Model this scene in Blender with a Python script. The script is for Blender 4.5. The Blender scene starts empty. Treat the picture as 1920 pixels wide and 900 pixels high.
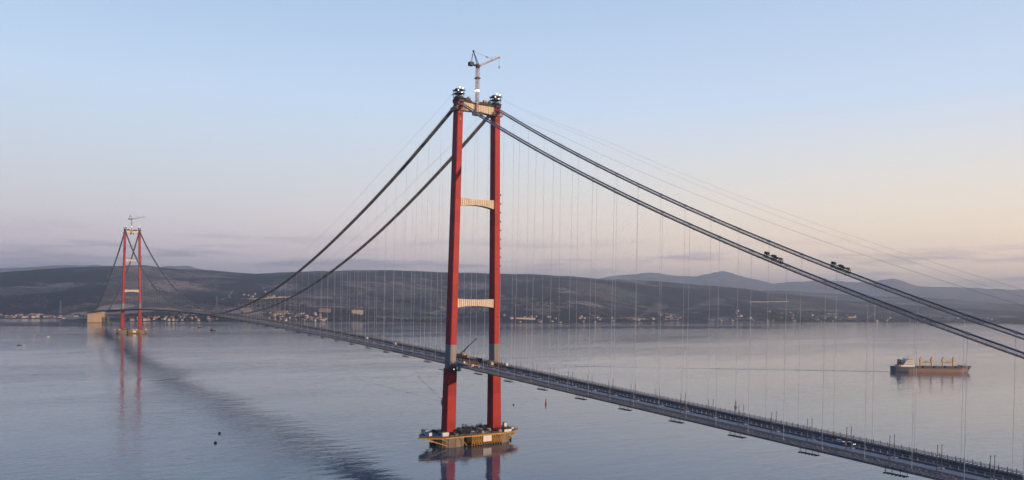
import bpy, bmesh, math, random
import numpy as np
from mathutils import Vector, Matrix
random.seed(7)
rng = np.random.default_rng(7)
S = bpy.context.scene
COL = S.collection

# ------------------------------------------------------------------ camera
CAM = Vector((627.7, -380.8, 138.4))
YAW, PITCH, ROLL, FPX, SHY = 0.59393, -0.01102, 0.01781, 1472.45, 119.39
fw = Vector((-math.cos(YAW) * math.cos(PITCH), math.sin(YAW) * math.cos(PITCH), math.sin(PITCH)))
rt = fw.cross(Vector((0, 0, 1))).normalized()
up = rt.cross(fw)
c_, s_ = math.cos(ROLL), math.sin(ROLL)
cx_, cy_ = rt * c_ + up * s_, up * c_ - rt * s_
cd = bpy.data.cameras.new('camera'); co = bpy.data.objects.new('camera', cd); COL.objects.link(co)
m = Matrix((cx_, cy_, -fw)).transposed().to_4x4(); m.translation = CAM
co.matrix_world = m
cd.sensor_width = 36; cd.lens = FPX / 1920 * 36; cd.shift_y = SHY / 1920
cd.clip_start = 1; cd.clip_end = 120000
S.camera = co

# ------------------------------------------------------------------ sky, sun, exposure
SUN_AZ = Vector((0.93, 0.37, 0)).normalized(); SUN_EL = math.radians(5.5)
W = bpy.data.worlds.new('World'); S.world = W; W.use_nodes = True
nt = W.node_tree; N = nt.nodes; L = nt.links; N.clear()
def wn(t, **k):
    n = N.new(t)
    for a, v in k.items(): setattr(n, a, v)
    return n
def wmath(op, a, b=None, clamp=False):
    n = wn('ShaderNodeMath', operation=op); n.use_clamp = clamp
    for i, v in enumerate((a, b)):
        if v is None: continue
        if isinstance(v, (int, float)): n.inputs[i].default_value = v
        else: L.new(v, n.inputs[i])
    return n.outputs[0]
def wramp(f, stops):
    n = wn('ShaderNodeValToRGB'); e = n.color_ramp.elements
    while len(e) < len(stops): e.new(0.5)
    for q, (p, c) in zip(e, stops): q.position = p; q.color = (*c, 1)
    L.new(f, n.inputs[0]); return n.outputs[0]
def wmix(f, a, b):
    n = wn('ShaderNodeMix', data_type='RGBA')
    if isinstance(f, (int, float)): n.inputs[0].default_value = f
    else: L.new(f, n.inputs[0])
    for i, v in ((6, a), (7, b)):
        if isinstance(v, tuple): n.inputs[i].default_value = (*v, 1)
        else: L.new(v, n.inputs[i])
    return n.outputs[2]
tc = wn('ShaderNodeTexCoord'); sep = wn('ShaderNodeSeparateXYZ'); L.new(tc.outputs['Generated'], sep.inputs[0])
zz = wmath('MAXIMUM', sep.outputs[2], 0.0)
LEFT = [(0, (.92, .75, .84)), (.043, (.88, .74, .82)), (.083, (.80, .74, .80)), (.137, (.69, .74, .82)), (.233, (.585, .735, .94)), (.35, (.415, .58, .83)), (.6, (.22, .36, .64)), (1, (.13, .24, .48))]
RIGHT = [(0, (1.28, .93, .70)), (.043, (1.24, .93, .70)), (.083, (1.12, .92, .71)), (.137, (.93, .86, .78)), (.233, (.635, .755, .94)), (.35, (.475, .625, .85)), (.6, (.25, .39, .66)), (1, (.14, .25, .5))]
def vdot(v):
    n = wn('ShaderNodeVectorMath', operation='DOT_PRODUCT'); n.inputs[1].default_value = v
    L.new(tc.outputs['Generated'], n.inputs[0]); return n.outputs['Value']
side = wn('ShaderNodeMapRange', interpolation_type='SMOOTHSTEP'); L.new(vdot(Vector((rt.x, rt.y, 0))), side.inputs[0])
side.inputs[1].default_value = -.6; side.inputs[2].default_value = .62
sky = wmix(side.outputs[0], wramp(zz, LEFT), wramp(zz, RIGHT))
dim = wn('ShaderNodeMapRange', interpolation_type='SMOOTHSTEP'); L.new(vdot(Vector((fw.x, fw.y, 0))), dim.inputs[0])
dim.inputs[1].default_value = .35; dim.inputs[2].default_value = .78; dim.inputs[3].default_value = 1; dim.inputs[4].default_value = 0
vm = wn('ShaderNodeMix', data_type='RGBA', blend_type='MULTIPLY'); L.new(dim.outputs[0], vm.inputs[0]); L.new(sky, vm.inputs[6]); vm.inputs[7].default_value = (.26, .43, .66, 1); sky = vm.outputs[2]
# low thin cloud banks
mp = wn('ShaderNodeMapping'); mp.inputs['Scale'].default_value = (5, 5, 62); mp.inputs['Location'].default_value = (3.1, 1.7, .4); L.new(tc.outputs['Generated'], mp.inputs[0])
cn = wn('ShaderNodeTexNoise'); cn.inputs['Scale'].default_value = 1.7; cn.inputs['Detail'].default_value = 6; cn.inputs['Roughness'].default_value = .55
L.new(mp.outputs[0], cn.inputs[0])
cl = wramp(cn.outputs[0], [(.5, (0, 0, 0)), (.64, (1, 1, 1))])
band = wramp(zz, [(0, (1, 1, 1)), (.045, (1, 1, 1)), (.075, (0, 0, 0)), (1, (0, 0, 0))])
clm = wmath('MULTIPLY', wmath('MULTIPLY', cl, band), .8)
sky = wmix(clm, sky, (.45, .385, .50))
# sunward glow behind the camera
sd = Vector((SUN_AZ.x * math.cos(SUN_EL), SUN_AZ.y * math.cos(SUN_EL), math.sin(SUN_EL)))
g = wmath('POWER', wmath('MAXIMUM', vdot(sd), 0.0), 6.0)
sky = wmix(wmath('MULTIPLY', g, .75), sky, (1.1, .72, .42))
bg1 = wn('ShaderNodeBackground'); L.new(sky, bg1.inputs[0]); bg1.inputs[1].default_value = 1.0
nis = wn('ShaderNodeTexSky', sky_type='NISHITA'); nis.sun_disc = False
nis.sun_elevation = SUN_EL; nis.sun_rotation = math.atan2(SUN_AZ.x, SUN_AZ.y)
bg2 = wn('ShaderNodeBackground'); L.new(nis.outputs[0], bg2.inputs[0]); bg2.inputs[1].default_value = .1
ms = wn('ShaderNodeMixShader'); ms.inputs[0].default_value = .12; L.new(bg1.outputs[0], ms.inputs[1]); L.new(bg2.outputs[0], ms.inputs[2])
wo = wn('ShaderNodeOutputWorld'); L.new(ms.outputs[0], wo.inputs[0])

sl = bpy.data.lights.new('sun', 'SUN'); so = bpy.data.objects.new('sun', sl); COL.objects.link(so)
sl.energy = 5; sl.angle = math.radians(.6); sl.color = (1, .69, .44)
so.rotation_euler = sd.to_track_quat('Z', 'Y').to_euler()
so.location = (600, 300, 900)
vs = S.view_settings; vs.view_transform = 'Standard'; vs.look = 'None'; vs.exposure = .2; vs.gamma = 1
try: vs.use_curve_mapping = False
except Exception: pass
S.render.engine = 'CYCLES'
cy = S.cycles; cy.use_denoising = True; cy.max_bounces = 6; cy.diffuse_bounces = 2; cy.glossy_bounces = 3
cy.transmission_bounces = 2; cy.volume_bounces = 0; cy.transparent_max_bounces = 16; cy.caustics_reflective = False
cy.sample_clamp_indirect = 6

# ------------------------------------------------------------------ materials
MATS = {}
def mat(name, col, rough=.6, metal=0., var=.18, scale=.35, col2=None, bump=0., emit=None, stretch=(1, 1, 1), spec=.4):
    if name in MATS: return MATS[name]
    M = bpy.data.materials.new(name); M.use_nodes = True; t = M.node_tree; n = t.nodes; b = n['Principled BSDF']
    b.inputs['Roughness'].default_value = rough; b.inputs['Metallic'].default_value = metal
    b.inputs['Specular IOR Level'].default_value = spec
    tc = n.new('ShaderNodeTexCoord'); mp = n.new('ShaderNodeMapping'); mp.inputs['Scale'].default_value = stretch
    t.links.new(tc.outputs['Object'], mp.inputs[0])
    no = n.new('ShaderNodeTexNoise'); no.inputs['Scale'].default_value = scale; no.inputs['Detail'].default_value = 6; no.inputs['Roughness'].default_value = .62
    t.links.new(mp.outputs[0], no.inputs[0])
    r = n.new('ShaderNodeValToRGB'); e = r.color_ramp.elements
    e[0].position = .3; e[1].position = .7
    c2 = col2 or tuple(min(1, c * (1 + var)) for c in col)
    e[0].color = (*[c * (1 - var) for c in col], 1) if not col2 else (*col, 1); e[1].color = (*c2, 1)
    t.links.new(no.outputs[0], r.inputs[0]); t.links.new(r.outputs[0], b.inputs['Base Color'])
    if bump:
        bp = n.new('ShaderNodeBump'); bp.inputs['Distance'].default_value = bump; t.links.new(no.outputs[0], bp.inputs['Height']); t.links.new(bp.outputs[0], b.inputs['Normal'])
    if emit:
        b.inputs['Emission Color'].default_value = (*emit[0], 1); b.inputs['Emission Strength'].default_value = emit[1]
    MATS[name] = M; return M

def red_paint():
    M = bpy.data.materials.new('red_tower_paint'); M.use_nodes = True; t = M.node_tree; n = t.nodes; l = t.links; b = n['Principled BSDF']
    b.inputs['Roughness'].default_value = .5; b.inputs['Specular IOR Level'].default_value = .2
    tc = n.new('ShaderNodeTexCoord'); se = n.new('ShaderNodeSeparateXYZ'); l.new(tc.outputs['Object'], se.inputs[0])
    def ma(op, a, b_=None):
        q = n.new('ShaderNodeMath'); q.operation = op
        for i, v in enumerate((a, b_)):
            if v is None: continue
            if isinstance(v, (int, float)): q.inputs[i].default_value = v
            else: l.new(v, q.inputs[i])
        return q.outputs[0]
    zs = ma('DIVIDE', se.outputs[2], 11.3)
    wno = n.new('ShaderNodeTexWhiteNoise'); wno.noise_dimensions = '1D'; l.new(ma('FLOOR', zs), wno.inputs['W'])
    no = n.new('ShaderNodeTexNoise'); no.inputs['Scale'].default_value = .12; no.inputs['Detail'].default_value = 7; l.new(tc.outputs['Object'], no.inputs[0])
    f = ma('ADD', ma('MULTIPLY', wno.outputs[0], .55), ma('MULTIPLY', no.outputs[0], .5))
    r = n.new('ShaderNodeValToRGB'); e = r.color_ramp.elements
    e[0].position = .2; e[0].color = (.30, .008, .010, 1); e[1].position = .85; e[1].color = (.40, .018, .018, 1)
    l.new(f, r.inputs[0])
    seam = ma('LESS_THAN', ma('FRACT', zs), .035)
    mx = n.new('ShaderNodeMix'); mx.data_type = 'RGBA'; l.new(ma('MULTIPLY', seam, .6), mx.inputs[0]); l.new(r.outputs[0], mx.inputs[6]); mx.inputs[7].default_value = (.12, .03, .03, 1)
    mp = n.new('ShaderNodeMapping'); mp.inputs['Scale'].default_value = (.9, .9, .035); l.new(tc.outputs['Object'], mp.inputs[0])
    sn = n.new('ShaderNodeTexNoise'); sn.inputs['Scale'].default_value = 1; sn.inputs['Detail'].default_value = 5; l.new(mp.outputs[0], sn.inputs[0])
    sr = n.new('ShaderNodeMapRange'); l.new(sn.outputs[0], sr.inputs[0]); sr.inputs[1].default_value = .52; sr.inputs[2].default_value = .72; sr.inputs[4].default_value = .5
    m4 = n.new('ShaderNodeMix'); m4.data_type = 'RGBA'; l.new(sr.outputs[0], m4.inputs[0]); l.new(mx.outputs[2], m4.inputs[6]); m4.inputs[7].default_value = (.16, .03, .025, 1)
    l.new(m4.outputs[2], b.inputs['Base Color'])
    return M
RED = red_paint()
DARK = mat('dark_site_steel', (.035, .037, .042), .6, var=.5, scale=.6)
CABLE = mat('cable_wrap', (.16, .165, .175), .45, metal=.2, var=.3, scale=.08)
BAND = mat('cable_band_grey', (.30, .32, .35), .5, var=.2)
ROPE = mat('hanger_rope', (.74, .70, .66), .5, var=.08, scale=.1)
CATW = mat('catwalk_mesh', (.15, .145, .14), .7, var=.45, scale=.5)
CREAM = mat('cream_beam_paint', (.66, .56, .43), .55, var=.12, scale=.25)
PRIMER = mat('grey_primer_steel', (.215, .195, .18), .6, var=.3, scale=.15, stretch=(1, 1, .25))
STEEL = mat('pale_deck_steel', (.175, .19, .21), .55, var=.28, scale=.12)
ASPH = mat('fresh_asphalt', (.034, .035, .039), .8, var=.35, scale=.25)
GIRD = mat('girder_grey', (.16, .175, .195), .55, var=.25, scale=.15)
GRATE = mat('walkway_grey', (.12, .122, .125), .75, var=.5, scale=.5)
RAIL = mat('rail_grey', (.22, .225, .23), .55, var=.3)
PALE = mat('pale_fittings', (.5, .45, .42), .6, var=.25)
CONC = mat('concrete', (.22, .185, .15), .85, var=.3, scale=.18, stretch=(1, 1, .3), bump=.1)
CONCW = mat('warm_concrete', (.47, .36, .25), .85, var=.18, scale=.08, stretch=(1, 1, .2))
YEL = mat('yellow_steel', (.30, .14, .04), .6, scale=.5, col2=(.60, .34, .04))
RUST = mat('rusty_plate', (.085, .04, .024), .8, var=.5, scale=.3)
WHITE = mat('white_panel', (.72, .71, .68), .55, var=.12, scale=.4)
ROOFD = mat('cabin_roof_grey', (.22, .22, .23), .7, var=.2)
BLUE = mat('blue_container', (.05, .12, .3), .5, var=.3)
BEIGE = mat('beige_container', (.55, .36, .2), .6, var=.2)
CRANE = mat('crane_red_white', (.42, .32, .29), .55, var=.4, scale=.5)
LAMP = mat('lit_floodlight', (.9, .9, .9), .5, emit=((1, .96, .88), 3.))
BLACK = mat('black_rubber', (.012, .012, .014), .6)
BUOYR = mat('buoy_red', (.5, .04, .03), .5)
GLASS = mat('dark_glass', (.03, .04, .05), .15, spec=.6)
GLASSB = mat('wheelhouse_glass', (.04, .055, .075), .12, spec=.6)
TANPLAT = mat('tan_platform', (.42, .30, .20), .7, var=.3)

# ------------------------------------------------------------------ mesh builder
class MB:
    def __init__(s): s.v = []; s.f = []; s.k = []
    def add(s, vs, fs, k=0):
        o = len(s.v); s.v += [tuple(p) for p in vs]; s.f += [tuple(i + o for i in q) for q in fs]; s.k += [k] * len(fs); return s
    def box(s, x0, x1, y0, y1, z0, z1, k=0):
        vs = [(x, y, z) for z in (z0, z1) for y in (y0, y1) for x in (x0, x1)]
        return s.add(vs, [(0, 2, 3, 1), (4, 5, 7, 6), (0, 1, 5, 4), (2, 6, 7, 3), (0, 4, 6, 2), (1, 3, 7, 5)], k)
    def bar(s, a, b, r, r2=None, n=6, k=0, cap=True):
        a = Vector(a); b = Vector(b); d = (b - a)
        if d.length < 1e-6: return s
        d.normalize(); u = d.orthogonal().normalized() if abs(d.z) > .99 or n > 4 else d.cross(Vector((0, 0, 1))).normalized(); w = d.cross(u)
        r2 = r if r2 is None else r2
        o = math.pi / n if n == 4 else 0
        vs = [p + (u * math.cos(o + 2 * math.pi * i / n) + w * math.sin(o + 2 * math.pi * i / n)) * q for p, q in ((a, r), (b, r2)) for i in range(n)]
        fs = [(i, (i + 1) % n, n + (i + 1) % n, n + i) for i in range(n)]
        if cap: fs += [tuple(range(n))[::-1], tuple(range(n, 2 * n))]
        return s.add(vs, fs, k)
    def path(s, pts, r, n=6, k=0):
        P = [Vector(p) for p in pts]; vs = []; fs = []
        for i, p in enumerate(P):
            d = (P[min(i + 1, len(P) - 1)] - P[max(i - 1, 0)]).normalized()
            u = d.cross(Vector((0, 0, 1))).normalized(); w = u.cross(d)
            q = r[i] if isinstance(r, (list, tuple)) else r
            vs += [p + (u * math.cos(2 * math.pi * j / n) + w * math.sin(2 * math.pi * j / n)) * q for j in range(n)]
        for i in range(len(P) - 1):
            for j in range(n): a = i * n + j; b = i * n + (j + 1) % n; fs.append((a, b, b + n, a + n))
        fs += [tuple(range(n))[::-1], tuple(range((len(P) - 1) * n, len(P) * n))]
        return s.add(vs, fs, k)
    def loft(s, rings, k=0, close=True, cap=True):
        n = len(rings[0]); vs = [p for r in rings for p in r]; fs = []
        for i in range(len(rings) - 1):
            for j in range(n if close else n - 1):
                a = i * n + j; b = i * n + (j + 1) % n; fs.append((a, b, b + n, a + n))
        if cap and close: fs += [tuple(range(n))[::-1], tuple(range((len(rings) - 1) * n, len(rings) * n))]
        return s.add(vs, fs, k)
    def prism(s, poly, z0, z1, k=0):
        return s.loft([[(x, y, z0) for x, y in poly], [(x, y, z1) for x, y in poly]], k)
    def lattice(s, a, b, w, cells, r, k=0, w2=None):
        a = Vector(a); b = Vector(b); d = (b - a).normalized()
        u = d.cross(Vector((0, 0, 1)))
        u = Vector((1, 0, 0)) if u.length < .1 else u.normalized()
        v = d.cross(u); w2 = w if w2 is None else w2; prev = None
        for i in range(cells + 1):
            t = i / cells; p = a.lerp(b, t); q = (w + (w2 - w) * t) / 2
            c = [p + u * q + v * q, p - u * q + v * q, p - u * q - v * q, p + u * q - v * q]
            for j in range(4): s.bar(c[j], c[(j + 1) % 4], r * .7, n=4, k=k, cap=False)
            if prev:
                for j in range(4):
                    s.bar(prev[j], c[j], r, n=4, k=k, cap=False)
                    s.bar(prev[j] if i % 2 else prev[(j + 1) % 4], c[(j + 1) % 4] if i % 2 else c[j], r * .6, n=4, k=k, cap=False)
            prev = c
        return s
    def build(s, name, mats, parent=None, smooth=False):
        me = bpy.data.meshes.new(name); me.from_pydata(s.v, [], s.f)
        bm = bmesh.new(); bm.from_mesh(me); bmesh.ops.recalc_face_normals(bm, faces=bm.faces); bm.to_mesh(me); bm.free()
        ms = mats if isinstance(mats, (list, tuple)) else [mats]
        for q in ms: me.materials.append(q)
        if len(ms) > 1: me.polygons.foreach_set('material_index', s.k)
        if smooth: me.polygons.foreach_set('use_smooth', [True] * len(me.polygons))
        o = bpy.data.objects.new(name, me); COL.objects.link(o)
        if parent: o.parent = parent
        return o
def tag(o, label=None, cat=None, group=None, kind=None):
    for k, v in (('label', label), ('category', cat), ('group', group), ('kind', kind)):
        if v: o[k] = v
    return o
def thing(name, label, cat, loc=(0, 0, 0), rz=0, group=None):
    o = bpy.data.objects.new(name, None); COL.objects.link(o); o.location = loc; o.rotation_euler = (0, 0, rz); o.empty_display_size = 2
    return tag(o, label, cat, group)
def copy_tree(o, parent=None):
    c = o.copy(); COL.objects.link(c)
    if parent: c.parent = parent
    for ch in list(o.children): copy_tree(ch, c)
    return c
def ordn(i):
    w = ['first', 'second', 'third', 'fourth', 'fifth', 'sixth', 'seventh', 'eighth', 'ninth', 'tenth']
    if i < 10: return w[i]
    i += 1; return '%d%s' % (i, 'th' if 10 < i % 100 < 14 else {1: 'st', 2: 'nd', 3: 'rd'}.get(i % 10, 'th'))

# ------------------------------------------------------------------ noise
def vnoise(x, y, seed=0):
    xi = np.floor(x).astype(np.int64); yi = np.floor(y).astype(np.int64); xf = x - xi; yf = y - yi
    def h(a, b):
        q = (a * 374761393 + b * 668265263 + seed * 982451653) & 0xFFFFFFFF
        q = ((q ^ (q >> 13)) * 1274126177) & 0xFFFFFFFF
        return ((q ^ (q >> 16)) & 0xFFFF) / 65535.0
    u = xf * xf * (3 - 2 * xf); v = yf * yf * (3 - 2 * yf)
    return (h(xi, yi) * (1 - u) + h(xi + 1, yi) * u) * (1 - v) + (h(xi, yi + 1) * (1 - u) + h(xi + 1, yi + 1) * u) * v
def fbm(x, y, o=5, seed=0):
    r = 0; a = .5
    for i in range(o): r = r + a * vnoise(x * 2 ** i, y * 2 ** i, seed + i); a *= .5
    return r / (1 - .5 ** o)

# ------------------------------------------------------------------ water
def water_mat(name, amp=1., tint=(.09, .14, .18)):
    M = bpy.data.materials.new(name); M.use_nodes = True; t = M.node_tree; n = t.nodes; l = t.links; b = n['Principled BSDF']
    b.inputs['Base Color'].default_value = (*tint, 1); b.inputs['IOR'].default_value = 1.5; b.inputs['Specular IOR Level'].default_value = .5
    g = n.new('ShaderNodeNewGeometry')
    def noise(scale, detail, st=(1, 1, 1), rot=0., rough=.5):
        mp = n.new('ShaderNodeMapping'); mp.inputs['Scale'].default_value = st; mp.inputs['Rotation'].default_value = (0, 0, rot); l.new(g.outputs['Position'], mp.inputs[0])
        q = n.new('ShaderNodeTexNoise'); q.inputs['Scale'].default_value = scale; q.inputs['Detail'].default_value = detail; q.inputs['Roughness'].default_value = rough
        l.new(mp.outputs[0], q.inputs[0]); return q.outputs[0]
    def ma(op, a, b_):
        q = n.new('ShaderNodeMath'); q.operation = op
        for i, v in enumerate((a, b_)):
            if isinstance(v, (int, float)): q.inputs[i].default_value = v
            else: l.new(v, q.inputs[i])
        return q.outputs[0]
    # wind patches: where the water is ruffled and where it lies calm
    pn = noise(.0026, 5, (1, .28, 1), YAW + .25, .65)
    pr = n.new('ShaderNodeMapRange'); pr.interpolation_type = 'SMOOTHSTEP'; l.new(pn, pr.inputs[0]); pr.inputs[1].default_value = .36; pr.inputs[2].default_value = .64
    pr.inputs[3].default_value = .32; pr.inputs[4].default_value = 1.55
    a1 = noise(.085, 2, (1, .45, 1), YAW + .5); a2 = noise(.32, 3, (1, .6, 1), YAW + .2); a3 = noise(.03, 2, (1, .3, 1), YAW + .75)
    h = ma('ADD', ma('MULTIPLY', a1, .38 * amp), ma('ADD', ma('MULTIPLY', a2, .15 * amp), ma('MULTIPLY', a3, .16 * amp)))
    h = ma('MULTIPLY', h, pr.outputs[0])
    bp = n.new('ShaderNodeBump'); bp.inputs['Distance'].default_value = 1.0; bp.inputs['Strength'].default_value = 1; l.new(h, bp.inputs['Height'])
    l.new(bp.outputs[0], b.inputs['Normal'])
    b.inputs['Roughness'].default_value = .045
    return M
WATER = water_mat('strait_water')
mb = MB()
mb.add([(-31000, -31000, 0), (31000, -31000, 0), (31000, 31000, 0), (-31000, 31000, 0)], [(0, 1, 2, 3)])
tag(mb.build('water', WATER), kind='structure')

# ------------------------------------------------------------------ hills: bearing (deg from the view axis), metres
FH = Vector((-math.cos(YAW), math.sin(YAW))); RH = Vector((FH.y, -FH.x))
def bw(b, d):
    a = np.radians(b); return CAM.x + d * (np.cos(a) * FH.x + np.sin(a) * RH.x), CAM.y + d * (np.cos(a) * FH.y + np.sin(a) * RH.y)
RIDGE = [(-60, 10), (-45, 12), (-33.1, 14.8), (-30.6, 20.3), (-27.9, 23.5), (-25.1, 27), (-22.9, 23.2), (-20.9, 22.3), (-18.1, 21), (-15.2, 24.3), (-11.9, 27), (-8.5, 28.4), (-5.1, 27.6), (-1.6, 26.8), (2.3, 26.6), (6.2, 23), (10, 20.6), (13.7, 16.2), (16.6, 12.4), (19.4, 7.3), (22.2, 1.8), (24.8, -1.7), (27.3, -4.4), (33.1, -7.2), (60, -8)]
FOOT = [(-60, -20), (3, -12), (5.4, 2), (13, 9.4), (19.4, 11.2), (22.2, 8.1), (25.1, 6.4), (27.9, 5.4), (33.1, -.4), (60, -3)]
MTN = [(-60, 10), (-40, 14), (-33.1, 18.2), (-31.5, 21.5), (-29.7, 24.3), (-27.8, 25.4), (-26.1, 22.8), (-24.2, 24.4), (-23.7, 26.8), (-22.5, 27.8), (-21.4, 23.3), (-17.4, 9.7), (1.5, 16.2), (5.4, 21.4), (6.4, 23), (7.5, 26.7), (9.8, 31.2), (10.7, 30.1), (11.9, 27.4), (13, 27.3), (15, 34.5), (16.6, 26), (18.4, 19.6), (19.4, 21.7), (21, 23.3), (23.5, 22.8), (24.6, 21.7), (25.2, 25.5), (25.8, 27.1), (26.5, 23.2), (27.3, 17.9), (29.7, 17.2), (33.1, 15.5), (45, 12), (60, 8)]
SHORE = [(-60, 4300), (-33.1, 3927), (-30.3, 3988), (-28.8, 3620), (-26.4, 3618), (-24.1, 3625), (-18, 3670), (-13.7, 3664), (-8.9, 3754), (-1.5, 3771), (3.9, 3923), (8.9, 4413), (12, 4813), (18.1, 5069), (23.5, 5635), (28.2, 6124), (32.6, 6519), (60, 7500)]
def tab(T, b): return np.interp(b, [q[0] for q in T], [q[1] for q in T])
def shore_d(b): return tab(SHORE, b) + 60 * (fbm(np.asarray(b) * .9, np.zeros_like(np.asarray(b, float)), 4, 5) - .5)
def ridge_d(b): return np.interp(b, [-60, 5, 20, 35, 60], [7000, 7200, 8200, 9400, 9800])
def ground(b, d):
    b = np.asarray(b, float); d = np.asarray(d, float)
    s = shore_d(b); r = ridge_d(b); t = (d - s) / (r - s); hr = 138.4 + tab(RIDGE, b) * r / 1000
    x, y = bw(b, d)
    tt = np.clip(t, 0, 1)
    h = 1.2 + (hr - 1.2) * (.62 * tt ** 1.35 + .38 * tt * tt * (3 - 2 * tt))
    h = h + tt * (1 - tt) * 4 * hr * .30 * (fbm(x / 900, y / 900, 5, 11) - .5) * 1.6 + np.where(t > 0, 1, 0) * (7 * tt + 2) * (fbm(x / 160, y / 160, 4, 3) - .5)
    h = h + np.clip(tt - .75, 0, 1) * 60 * (fbm(x / 240, y / 240, 4, 23) - .5)
    h = np.where(t > 1, h * np.clip(1.25 - .25 * t - (t - 1) * .7, 0, 1), h)
    return np.where(t < 0, -3 + 0 * d, np.maximum(h, .8))

def land_mat(name, woodthr=.5, far=False):
    M = bpy.data.materials.new(name); M.use_nodes = True; t = M.node_tree; n = t.nodes; l = t.links; b = n['Principled BSDF']
    b.inputs['Roughness'].default_value = 1; b.inputs['Specular IOR Level'].default_value = .05
    g = n.new('ShaderNodeNewGeometry')
    mp = n.new('ShaderNodeMapping'); mp.inputs['Scale'].default_value = (1 / 420, 1 / 300, 0); mp.inputs['Rotation'].default_value = (0, 0, .5); l.new(g.outputs['Position'], mp.inputs[0])
    wq = n.new('ShaderNodeTexNoise'); wq.inputs['Scale'].default_value = .004; wq.inputs['Detail'].default_value = 3; l.new(g.outputs['Position'], wq.inputs[0])
    ad = n.new('ShaderNodeVectorMath'); ad.operation = 'MULTIPLY_ADD'; l.new(wq.outputs['Color'], ad.inputs[0]); ad.inputs[1].default_value = (1.2, 1.2, 0); l.new(mp.outputs[0], ad.inputs[2])
    vo = n.new('ShaderNodeTexVoronoi'); vo.inputs['Scale'].default_value = 1; l.new(ad.outputs[0], vo.inputs['Vector'])
    sx = n.new('ShaderNodeSeparateColor'); l.new(vo.outputs['Color'], sx.inputs[0])
    fr = n.new('ShaderNodeValToRGB'); fr.color_ramp.interpolation = 'CONSTANT'; e = fr.color_ramp.elements
    cols = [(0, (.17, .14, .135)), (.2, (.31, .24, .205)), (.38, (.14, .15, .12)), (.52, (.26, .20, .16)), (.64, (.17, .145, .12)), (.8, (.075, .072, .072)), (.92, (.40, .31, .25))]
    while len(e) < len(cols): e.new(.5)
    for q, (p, c) in zip(e, cols): q.position = p; q.color = (*c, 1)
    l.new(sx.outputs[0], fr.inputs[0])
    def noise(sc, det, r=.6):
        q = n.new('ShaderNodeTexNoise'); q.inputs['Scale'].default_value = sc; q.inputs['Detail'].default_value = det; q.inputs['Roughness'].default_value = r; l.new(g.outputs['Position'], q.inputs[0]); return q.outputs[0]
    wr = n.new('ShaderNodeValToRGB'); wr.color_ramp.elements[0].position = woodthr - .035; wr.color_ramp.elements[1].position = woodthr + .035; l.new(noise(.0016, 9, .66), wr.inputs[0])
    wd = n.new('ShaderNodeValToRGB'); wd.color_ramp.elements[0].color = (.034, .034, .038, 1); wd.color_ramp.elements[1].color = (.07, .064, .064, 1); wd.color_ramp.elements[0].position = .35; wd.color_ramp.elements[1].position = .65
    l.new(noise(.045, 4), wd.inputs[0])
    mx = n.new('ShaderNodeMix'); mx.data_type = 'RGBA'; l.new(wr.outputs[0], mx.inputs[0]); l.new(fr.outputs[0], mx.inputs[6]); l.new(wd.outputs[0], mx.inputs[7])
    # hedgerows and tree lines along the field edges
    ve = n.new('ShaderNodeTexVoronoi'); ve.feature = 'DISTANCE_TO_EDGE'; l.new(ad.outputs[0], ve.inputs['Vector'])
    lt = n.new('ShaderNodeMath'); lt.operation = 'LESS_THAN'; l.new(ve.outputs['Distance'], lt.inputs[0]); lt.inputs[1].default_value = .045
    m2 = n.new('ShaderNodeMix'); m2.data_type = 'RGBA'; l.new(lt.outputs[0], m2.inputs[0]); l.new(mx.outputs[2], m2.inputs[6]); m2.inputs[7].default_value = (.06, .058, .058, 1)
    at = n.new('ShaderNodeAttribute'); at.attribute_name = 'earth'
    er = n.new('ShaderNodeValToRGB'); er.color_ramp.elements[0].color = (.40, .29, .20, 1); er.color_ramp.elements[1].color = (.58, .44, .31, 1); l.new(noise(.02, 5), er.inputs[0])
    m3 = n.new('ShaderNodeMix'); m3.data_type = 'RGBA'; l.new(at.outputs['Fac'], m3.inputs[0]); l.new(m2.outputs[2], m3.inputs[6]); l.new(er.outputs[0], m3.inputs[7])
    l.new(m3.outputs[2], b.inputs['Base Color'])
    return M
def sheet(name, B, D, Hf, material, earth=None):
    bb, k = np.meshgrid(B, np.linspace(0, 1, D.shape[1] if D.ndim > 1 else len(D)), indexing='ij')
    dd = D if D.ndim > 1 else np.broadcast_to(D, bb.shape)
    h = Hf(bb, dd); x, y = bw(bb, dd); nb, nd = bb.shape
    v = np.stack([x, y, h], -1).reshape(-1, 3)
    i = (np.arange(nb - 1)[:, None] * nd + np.arange(nd - 1)[None]).reshape(-1)
    f = np.stack([i, i + nd, i + nd + 1, i + 1], 1)
    me = bpy.data.meshes.new(name); me.from_pydata(v.tolist(), [], f.tolist()); me.materials.append(material)
    me.polygons.foreach_set('use_smooth', [True] * len(f))
    if earth is not None:
        a = me.attributes.new('earth', 'FLOAT', 'POINT'); a.data.foreach_set('value', earth(bb, dd).reshape(-1).astype(np.float32))
    o = bpy.data.objects.new(name, me); COL.objects.link(o); return tag(o, kind='structure')
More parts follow.
